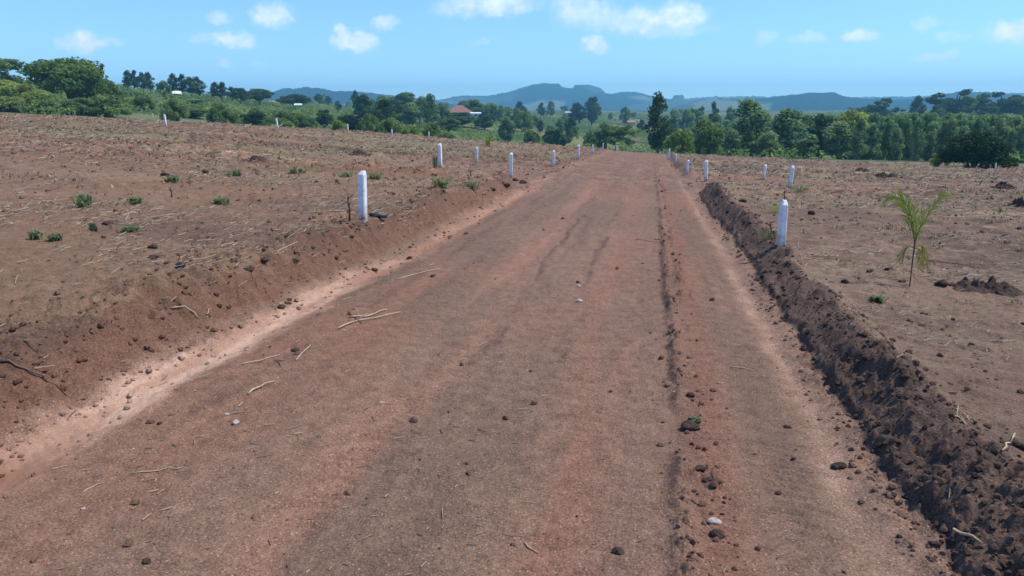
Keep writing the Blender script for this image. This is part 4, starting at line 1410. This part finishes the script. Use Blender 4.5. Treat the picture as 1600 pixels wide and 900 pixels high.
CL = [(586, 426, 16, 'flat dark clod at the left edge of the track near pale silt'), (440, 483, 16, 'dark clod at the foot of the left bank'), (1113, 470, 14, 'dark clod alone between the rut and the right edge'),
      (722, 571, 10, 'small dark clod alone in the middle of the track'), (1320, 443, 18, 'dark clod in the right field left of the palm'), (1082, 672, 34, 'largest dark clod in the crumbly rut'),
      (1092, 735, 24, 'dark clod in the rut below the largest one'), (1103, 752, 18, 'smaller dark clod close behind the second rut clod'), (965, 866, 26, 'flat dark clod at the bottom middle of the track'),
      (1310, 731, 28, 'brown clod between the rut and the pale edge stripe'), (1080, 620, 20, 'dark clod in the rut above the largest one'), (1120, 838, 30, 'dark clod in the rut near the bottom'),
      (1405, 842, 14, 'small dark clod on the pale stripe at the right edge'), (1395, 778, 14, 'small dark clod near the pale stripe, upper one'), (1460, 853, 24, 'dark clod between pale stripe and soil ridge at the bottom'),
      (1240, 720, 12, 'tiny dark clod right of the rut clods'), (1230, 668, 12, 'tiny dark clod upper right of the rut clods'), (1216, 772, 14, 'dark clod alone on the gritty right half of the track'),
      (228, 880, 18, 'dark clod near the bottom left of the track'), (250, 664, 10, 'small dark clod beside the left silt strip'), (462, 550, 16, 'dark clod at the end of the thin pale stick'),
      (240, 405, 20, 'dark clod on the left field by the bank'), (282, 418, 24, 'larger dark clod on the left field near the bank'), (390, 424, 18, 'dark clod on top of the left bank'),
      (412, 412, 22, 'dark clod on the left bank top right of another'), (460, 412, 18, 'dark clod at the bank top nearer the big left post'), (168, 352, 22, 'dark flat clod above the low flat weed'),
      (240, 389, 20, 'dark clod alone below the low flat weed'), (258, 275, 16, 'dark clod beside the weed on the left field'), (320, 271, 14, 'dark clod left of the small pale weed'),
      (1410, 442, 14, 'dark clod left at the palm foot'), (1360, 425, 14, 'dark clod left of the palm stem farther away'), (1388, 423, 16, 'dark clod just left of the palm stem'),
      (1470, 446, 22, 'dark clod right of the palm at the rubble heap'), (1268, 335, 16, 'dark clod in the right field behind the big right post'), (1160, 316, 14, 'dark clod in the right field near the ridge start'),
      (1352, 566, 24, 'dark clod beyond the soil ridge, left of a pair'), (1415, 590, 18, 'dark clod beyond the soil ridge, right of a pair'), (1590, 700, 26, 'dark clod at the right border near the split stick')]
CL += [(817, 287, 14, 'dark red clod at the very end of the left bank'), (806, 283, 12, 'dark clod on top of the left bank end beside the corner post'), (790, 293, 14, 'dark clod on the left bank just before its end'),
       (770, 300, 12, 'dark clod on the bank edge below the corner post, left side'), (676, 432, 10, 'dark clod beside the pale straw at the left track edge'), (640, 405, 12, 'dark clod at the left bank foot above the pale straw')]
for i, (px, py, w, lab) in enumerate(CL):
    clod(px, py, w, lab, 400 + i)
for i, (px, py, w, lab) in enumerate([(905, 472, 13, 'pale stone in the middle of the track'), (903, 449, 10, 'brownish pale stone just above another on the track'), (369, 662, 15, 'pale brown stone on the lower left of the track'),
                                      (354, 649, 9, 'small pale stone beside the brown stone'), (1113, 818, 22, 'whitish chip lying on the lower rut'), (598, 630, 8, 'tiny whitish stone on the left middle of track'), (130, 798, 10, 'tiny pale chip at the bottom left of the track')]):
    clod(px, py, w, lab, 500 + i, 'stone', 'stone', .6)


def heap(px, py, wpx, hpx, label, seed):
    """a low heap of dark crumbly soil"""
    q_, d_ = ground_at(px, py)
    w, h = wpx * d_ / 1186, max(hpx * d_ / 1186, .08)
    g = np.linspace(-1, 1, 110)
    A, B = np.meshgrid(g, g)
    rr = np.hypot(A, B)
    X, Y = A * w * .6 + q_[0], B * w * .45 + q_[1]
    Z = height(X.ravel(), Y.ravel()).reshape(X.shape)
    prof_ = np.clip(1 - rr ** 2, 0, 1) * (.75 + .5 * fbm(X, Y, w * .3, 3, seed))
    prof_ = prof_ * sst(-.35, .15, fbm(X, Y, w * .22, 3, seed + 4) + .45 * (1 - rr)) 
    Z = Z + h * .7 * prof_ + prof_ * (h * .6 * lumps(X, Y, min(w * .1, .13), seed + 1, .6) + h * .35 * lumps(X, Y, .06, seed + 6, .6) + h * .5 * fbm(X, Y, .12, 5, seed + 3, .7)) - .012 - .06 * sst(.85, 1.05, rr) - .05 * (prof_ < .02)
    ii = np.arange(12100).reshape(110, 110)
    fq = np.stack([ii[:-1, :-1], ii[:-1, 1:], ii[1:, 1:], ii[1:, :-1]], -1).reshape(-1, 4)
    V = np.stack([X.ravel() - q_[0], Y.ravel() - q_[1], Z.ravel() - q_[2]], 1)
    cc = np.tile(np.array([.075, .048, .038]), (12100, 1)) * (1 + .35 * fbm(X.ravel(), Y.ravel(), w * .2, 3, seed + 2))[:, None]
    o = put('soil_heap', big_mesh('soil_heap', V, fq, True, dict(soil=cc, grit=np.ones(12100))), M['soil'])
    o.location = tuple(q_)
    tag(o, label, 'soil heap')


heap(1383, 278, 36, 7, 'dark soil heap far out in the right field', 600)
heap(1567, 295, 36, 7, 'dark soil heap in the right field near the border, upper one', 601)
heap(1597, 324, 34, 12, 'dark soil heap cut by the right border', 602)
heap(1540, 455, 110, 16, 'long low heap of broken dark soil right of the palm', 603)
heap(1347, 269, 22, 4, 'small dark soil heap beside the light green strip', 604)
heap(560, 242, 40, 2.5, 'small dark soil heap in the upper left field behind big post', 605)
heap(398, 250, 40, 3, 'low reddish soil heap in the middle of the left field', 606)

# ---- crumbs, pebbles and straw that nobody could count
def scatter_xy(rng, n_, rmin, rmax, spread=44):
    r = rmin * (rmax / rmin) ** rng.random(n_)
    a_ = view + np.radians(rng.uniform(-spread, spread, n_))
    return r * np.cos(a_), r * np.sin(a_), r


crng = np.random.default_rng(9)
X, Y, R = scatter_xy(crng, 110000, 2.2, 45)
xl, xr, left, right, fld, cross = zones(X, Y)
prof = np.exp(-np.abs((X - xr - .24) / .3) ** 4) * (Y < 21.5)
rut = np.exp(-((X - .3) / .13) ** 2)
bankw = np.exp(-((xl - .5 - X) / .6) ** 2)
foot = np.exp(-((X - xl - .02) / .12) ** 2) + np.exp(-((X - xr + .05) / .12) ** 2)
patch = sst(0, .5, fbm(X, Y, 2.2, 3, 40))
w = .006 + .10 * fld * (.2 + patch) + .9 * prof + .3 * rut + .45 * bankw + .35 * foot
w = w + .25 * fld * sst(10, 22, R)
keep = crng.random(len(X)) < w * .55
X, Y, R = X[keep], Y[keep], R[keep]
isr = prof[keep] > .3
sz = np.clip(crng.lognormal(0, .6, len(X)), .35, 3.2) * .0072 * (1 + R / 11) * np.where(isr, .75, .75)
Z = height(X, Y)
base = IV
nv = len(base)
V = base[None] * (1 + crng.uniform(-.35, .35, (len(X), nv, 1)))
V = V * sz[:, None, None] * np.array([1, 1, .75])[None, None]
V = V + np.stack([X, Y, Z + sz * .3], 1)[:, None, :]
Fc = (IF[None] + (np.arange(len(X)) * nv)[:, None, None]).reshape(-1, 3)
cc, gg = soil_colours(X, Y)
cc = cc * crng.uniform(.55, 1.0, len(X))[:, None]
crumbs = big_mesh('soil_crumbs', V.reshape(-1, 3), Fc, False, dict(soil=np.repeat(cc, nv, 0), grit=np.ones(len(X) * nv) * .6))
tag(put('soil_crumbs', crumbs, M['soil']), 'loose dark soil crumbs strewn over field, bank and track', 'soil crumbs', None, 'stuff')

X, Y, R = scatter_xy(crng, 170000, 2.3, 70)
xl, xr, left, right, fld, cross = zones(X, Y)
dens = sst(-.25, .45, fbm(X * .6, Y, 2.4, 4, 112))
w = .003 + .5 * fld * dens * (1 - .75 * np.exp(-np.abs((X - xr - .36) / .34) ** 2.4)) * (.25 + .75 * sst(4, 12, R)) + .012 * (1 - fld) * sst(.1, .5, fbm(X, Y, 1.2, 3, 130))
keep = crng.random(len(X)) < w
X, Y, R = X[keep], Y[keep], R[keep]
k_ = len(X)
L = crng.lognormal(0, .5, k_) * np.where((X > -3.2) & (X < 1.3), .028, .045) * (1 + R / 22)
wd = .0018 * (1 + R / 4.5)
an = crng.normal(PSI, .8, k_)
tilt = np.abs(crng.normal(0, .22, k_)) * (R > 5)
ux, uy, uz = np.cos(an) * np.cos(tilt), np.sin(an) * np.cos(tilt), np.sin(tilt)
p0 = np.stack([X, Y, height(X, Y) + .004 + wd * .3], 1)
p1 = np.stack([X + ux * L, Y + uy * L, 0 * X], 1)
p1[:, 2] = np.maximum(height(p1[:, 0], p1[:, 1]) + .004 + wd * .3, p0[:, 2] + uz * L)
sd = np.stack([-np.sin(an), np.cos(an), 0 * an], 1) * wd[:, None]
up = np.zeros((k_, 3)); up[:, 2] = wd * 1.2
V = np.stack([p0 - sd, p0 + up, p0 + sd, p1 - sd * .6, p1 + up, p1 + sd * .6], 1).reshape(-1, 3)
o6 = (np.arange(k_) * 6)[:, None]
Fs = np.concatenate([o6 + np.array([[0, 3, 4, 1]]), o6 + np.array([[1, 4, 5, 2]]), o6 + np.array([[0, 2, 5, 3]])], 0)
T = np.repeat(np.clip(crng.normal(.5, .3, k_), 0, 1), 6)
tag(put('straw', big_mesh('straw', V, Fs, False, dict(tint=T)), M['straw']), 'dry straw and stalk bits littering the cleared fields', 'straw', None, 'stuff')

def tufts(name, label, matk, n_, seed, thr, hmul, dmul):
    X, Y, R = scatter_xy(crng, n_, 4.0, 85, 50)
    xl, xr, left, right, fld, cross = zones(X, Y)
    dn = sst(thr, thr + .35, fbm(X * .5, Y, 3.2, 4, seed)) + .15 * (matk == 'straw')
    keep = crng.random(len(X)) < (fld > .98) * (cross < .1) * dn * np.where(X < 0, sst(12, 34, R), sst(6, 26, R)) * dmul * ((X < 1.5) | (X > 2.0))
    X, Y, R = X[keep], Y[keep], R[keep]
    k_ = len(X)
    Z = height(X, Y)
    nb = 6
    ang = crng.random((k_, nb)) * 2 * PI
    hh = crng.uniform(.03, .10, (k_, 1)) * crng.uniform(.5, 1.2, (k_, nb)) * (1 + R[:, None] / 45) * hmul
    out_ = hh * crng.uniform(.4, 1.6, (k_, nb))
    w_ = (.0025 * (1 + R / 6))[:, None] * np.ones((1, nb))
    bx = X[:, None] + crng.normal(0, .03, (k_, nb)); by = Y[:, None] + crng.normal(0, .03, (k_, nb)); bz = Z[:, None] - .005 + 0 * hh
    sx, sy = -np.sin(ang) * w_, np.cos(ang) * w_
    p0 = np.stack([bx - sx, by - sy, bz], -1); p1 = np.stack([bx + sx, by + sy, bz], -1)
    q0 = np.stack([bx + np.cos(ang) * out_ * .5 - sx, by + np.sin(ang) * out_ * .5 - sy, bz + hh * .8], -1); q1 = q0 + np.stack([2 * sx, 2 * sy, 0 * sx], -1)
    tp = np.stack([bx + np.cos(ang) * out_, by + np.sin(ang) * out_, bz + hh], -1)
    V = np.stack([p0, p1, q1, q0, tp], 2).reshape(-1, 3)
    o5 = (np.arange(k_ * nb) * 5)[:, None]
    Fs = np.concatenate([o5 + np.array([[0, 1, 2]]), o5 + np.array([[0, 2, 3]]), o5 + np.array([[3, 2, 4]])])
    T = np.repeat(np.clip(np.repeat(crng.normal(.5, .3, k_), nb) + crng.normal(0, .1, k_ * nb), 0, 1), 5)
    tag(put(name, big_mesh(name, V, Fs, False, dict(tint=T)), M[matk]), label, name.replace('_', ' '), None, 'stuff')


tufts('dry_grass', 'dry straw coloured stubble standing all over the cleared fields', 'straw', 42000, 112, -.1, .55, .7)
tufts('grass', 'sparse short green grass sprouting in patches on the fields', 'weed', 26000, 113, .12, .6, .5)

# ------------------------------------------------------------------ light, sky, air
SUN_AZ, SUN_EL = 74.0, 58.0
sd_ = np.array([math.sin(rad(SUN_AZ)) * math.cos(rad(SUN_EL)), math.cos(rad(SUN_AZ)) * math.cos(rad(SUN_EL)), math.sin(rad(SUN_EL))])
sun = bpy.data.lights.new('sun', 'SUN')
sun.energy = 3.3
sun.angle = rad(.55)
sun.color = (1.0, .955, .89)
so = bpy.data.objects.new('sun', sun)
C.objects.link(so)
so.rotation_euler = (rad(90 - SUN_EL), 0, rad(180 - SUN_AZ))
so.location = (30, 10, 40)

world = bpy.data.worlds.new('World')
scene.world = world
world.use_nodes = True
nt = world.node_tree
for n_ in list(nt.nodes):
    nt.nodes.remove(n_)
L_ = nt.links
out = nt.nodes.new('ShaderNodeOutputWorld')
bg = N(nt, 'ShaderNodeBackground', i_Strength=.14)
sky = N(nt, 'ShaderNodeTexSky')
sky.sky_type = 'NISHITA'
sky.sun_disc = False
sky.sun_elevation = rad(SUN_EL)
sky.sun_rotation = rad(SUN_AZ)
sky.altitude = 1100
sky.air_density = 1.0
sky.dust_density = .3
sky.ozone_density = 4.0
SKY_TINT = (.70, .885, 1.12)
col = mixc(nt, 1.0, sky.outputs[0], SKY_TINT, 'MULTIPLY')
# fair-weather clouds, laid out on the sky sphere by azimuth and elevation (radians)
tc = N(nt, 'ShaderNodeTexCoord').outputs['Generated']
sep = N(nt, 'ShaderNodeSeparateXYZ')
L_.new(tc, sep.inputs[0])
az = math_(nt, 'ARCTAN2', sep.outputs[0], sep.outputs[1])
el = math_(nt, 'ARCSINE', sep.outputs[2])
cmb = N(nt, 'ShaderNodeCombineXYZ')
L_.new(az, cmb.inputs[0])
L_.new(el, cmb.inputs[1])
uv = cmb.outputs[0]


def vmath(op, a_, b_):
    n_ = N(nt, 'ShaderNodeVectorMath', operation=op)
    for i, v in enumerate((a_, b_)):
        if isinstance(v, tuple): n_.inputs[i].default_value = v
        elif v is not None: L_.new(v, n_.inputs[i])
    return n_


nz = N(nt, 'ShaderNodeTexNoise', i_Scale=75.0, i_Detail=5.0, i_Roughness=.6)
L_.new(uv, nz.inputs['Vector'])
dist = vmath('MULTIPLY', vmath('SUBTRACT', nz.outputs['Color'], (.5, .5, .5)).outputs[0], (.034, .020, 0)).outputs[0]
uvd = vmath('ADD', uv, dist).outputs[0]
nz2 = noise(nt, uv, 42, 5, .6)


def cloud_mask(specs):
    total = None
    for px, py, w_, h_, op in specs:
        f = F_PX * math.cos(PITCH) + (CY - py) * math.sin(PITCH)
        a_ = math.atan2(px - CX, f) - PSI
        a, b, c = ray(px, py)
        e_ = math.atan2(c, math.hypot(a, b))
        dv = vmath('MULTIPLY', vmath('SUBTRACT', uvd, (a_, e_, 0)).outputs[0], (1217 / w_ * 1.0, 1217 / h_ * 1.0, 0))
        ln = N(nt, 'ShaderNodeVectorMath', operation='LENGTH')
        L_.new(dv.outputs[0], ln.inputs[0])
        mr = N(nt, 'ShaderNodeMapRange', n1=1.12, n2=.3, n3=0.0, n4=op, interpolation_type='SMOOTHSTEP')
        L_.new(ln.outputs['Value'], mr.inputs[0])
        total = mr.outputs[0] if total is None else math_(nt, 'MAXIMUM', total, mr.outputs[0])
    return total


CLOUDS = [(131, 66, 34, 17, .85), (177, 66, 12, 8, .35), (365, 62, 38, 14, .8), (318, 60, 22, 9, .35), (352, 97, 14, 8, .45), (425, 24, 36, 20, .7), (342, 28, 20, 11, .45), (404, 98, 12, 5, .3),
          (556, 64, 40, 19, .95), (532, 50, 14, 14, .8), (602, 36, 22, 14, .6), (752, 66, 18, 7, .25), (770, 6, 90, 20, .7), (720, 14, 60, 16, .4), (930, 70, 24, 17, .85), (905, 12, 50, 34, .6), (940, 28, 44, 24, .55),
          (1000, 34, 60, 24, .75), (1062, 26, 46, 24, .9), (1035, 48, 90, 14, .4), (1196, 60, 20, 12, .5), (1260, 60, 26, 11, .45), (1343, 57, 26, 11, .7), (1444, 38, 18, 11, .45), (1487, 57, 28, 9, .35), (1592, 50, 44, 18, .85),
          (1448, 90, 30, 7, .5), (1480, 87, 20, 6, .4), (-150, 40, 60, 24, .8), (1800, 30, 80, 26, .8), (700, -90, 140, 50, .9), (1250, -120, 190, 60, .9), (200, -110, 150, 50, .9), (2100, -80, 200, 60, .9), (-500, -60, 200, 60, .9)]
mask = cloud_mask(CLOUDS)
mask = math_(nt, 'MULTIPLY', mask, maprange(nt, nz2, .3, .6, .5, 1.1))
ccol = mixc(nt, maprange(nt, nz2, .3, .7, 0, 1), (5.0, 5.6, 6.0), (6.3, 6.6, 6.5))
col = mixc(nt, mask, col, ccol)
L_.new(col, bg.inputs[0])
L_.new(bg.outputs[0], out.inputs[0])
world.cycles.sampling_method = 'MANUAL'
world.cycles.sample_map_resolution = 512

# the air
hb = MB()
hb.box(-3600, 3600, -300, 3800, -16, 135)
m, nt2, out2 = new_mat('haze_air')
pv = N(nt2, 'ShaderNodeVolumePrincipled')
pv.inputs['Color'].default_value = (.31, .76, 1.0, 1)
pv.inputs['Density'].default_value = .00038
pv.inputs['Anisotropy'].default_value = .1
nt2.links.new(pv.outputs[0], out2.inputs['Volume'])
tag(hb.build('haze', m), 'thin blue air between the field and the far hills', 'haze', None, 'stuff')

# ------------------------------------------------------------------ camera and render settings
cam = bpy.data.cameras.new('camera')
cam.sensor_width = 36
cam.lens = 36 * F_PX / 1600
cam.clip_start = .05
cam.clip_end = 20000
co = bpy.data.objects.new('camera', cam)
C.objects.link(co)
co.location = (0, 0, CAM_Z)
co.rotation_euler = (PI / 2 - PITCH, 0, PSI)
scene.camera = co
scene.render.engine = 'CYCLES'
cy = scene.cycles
cy.use_denoising = True
cy.denoiser = 'OPENIMAGEDENOISE'
cy.denoising_input_passes = 'RGB_ALBEDO_NORMAL'
cy.max_bounces = 5
cy.diffuse_bounces = 3
cy.glossy_bounces = 1
cy.transmission_bounces = 3
cy.volume_bounces = 0
cy.use_adaptive_sampling = True
cy.adaptive_threshold = .02
scene.view_settings.view_transform = 'Standard'
scene.view_settings.look = 'None'
scene.view_settings.exposure = .55
scene.view_settings.gamma = 1
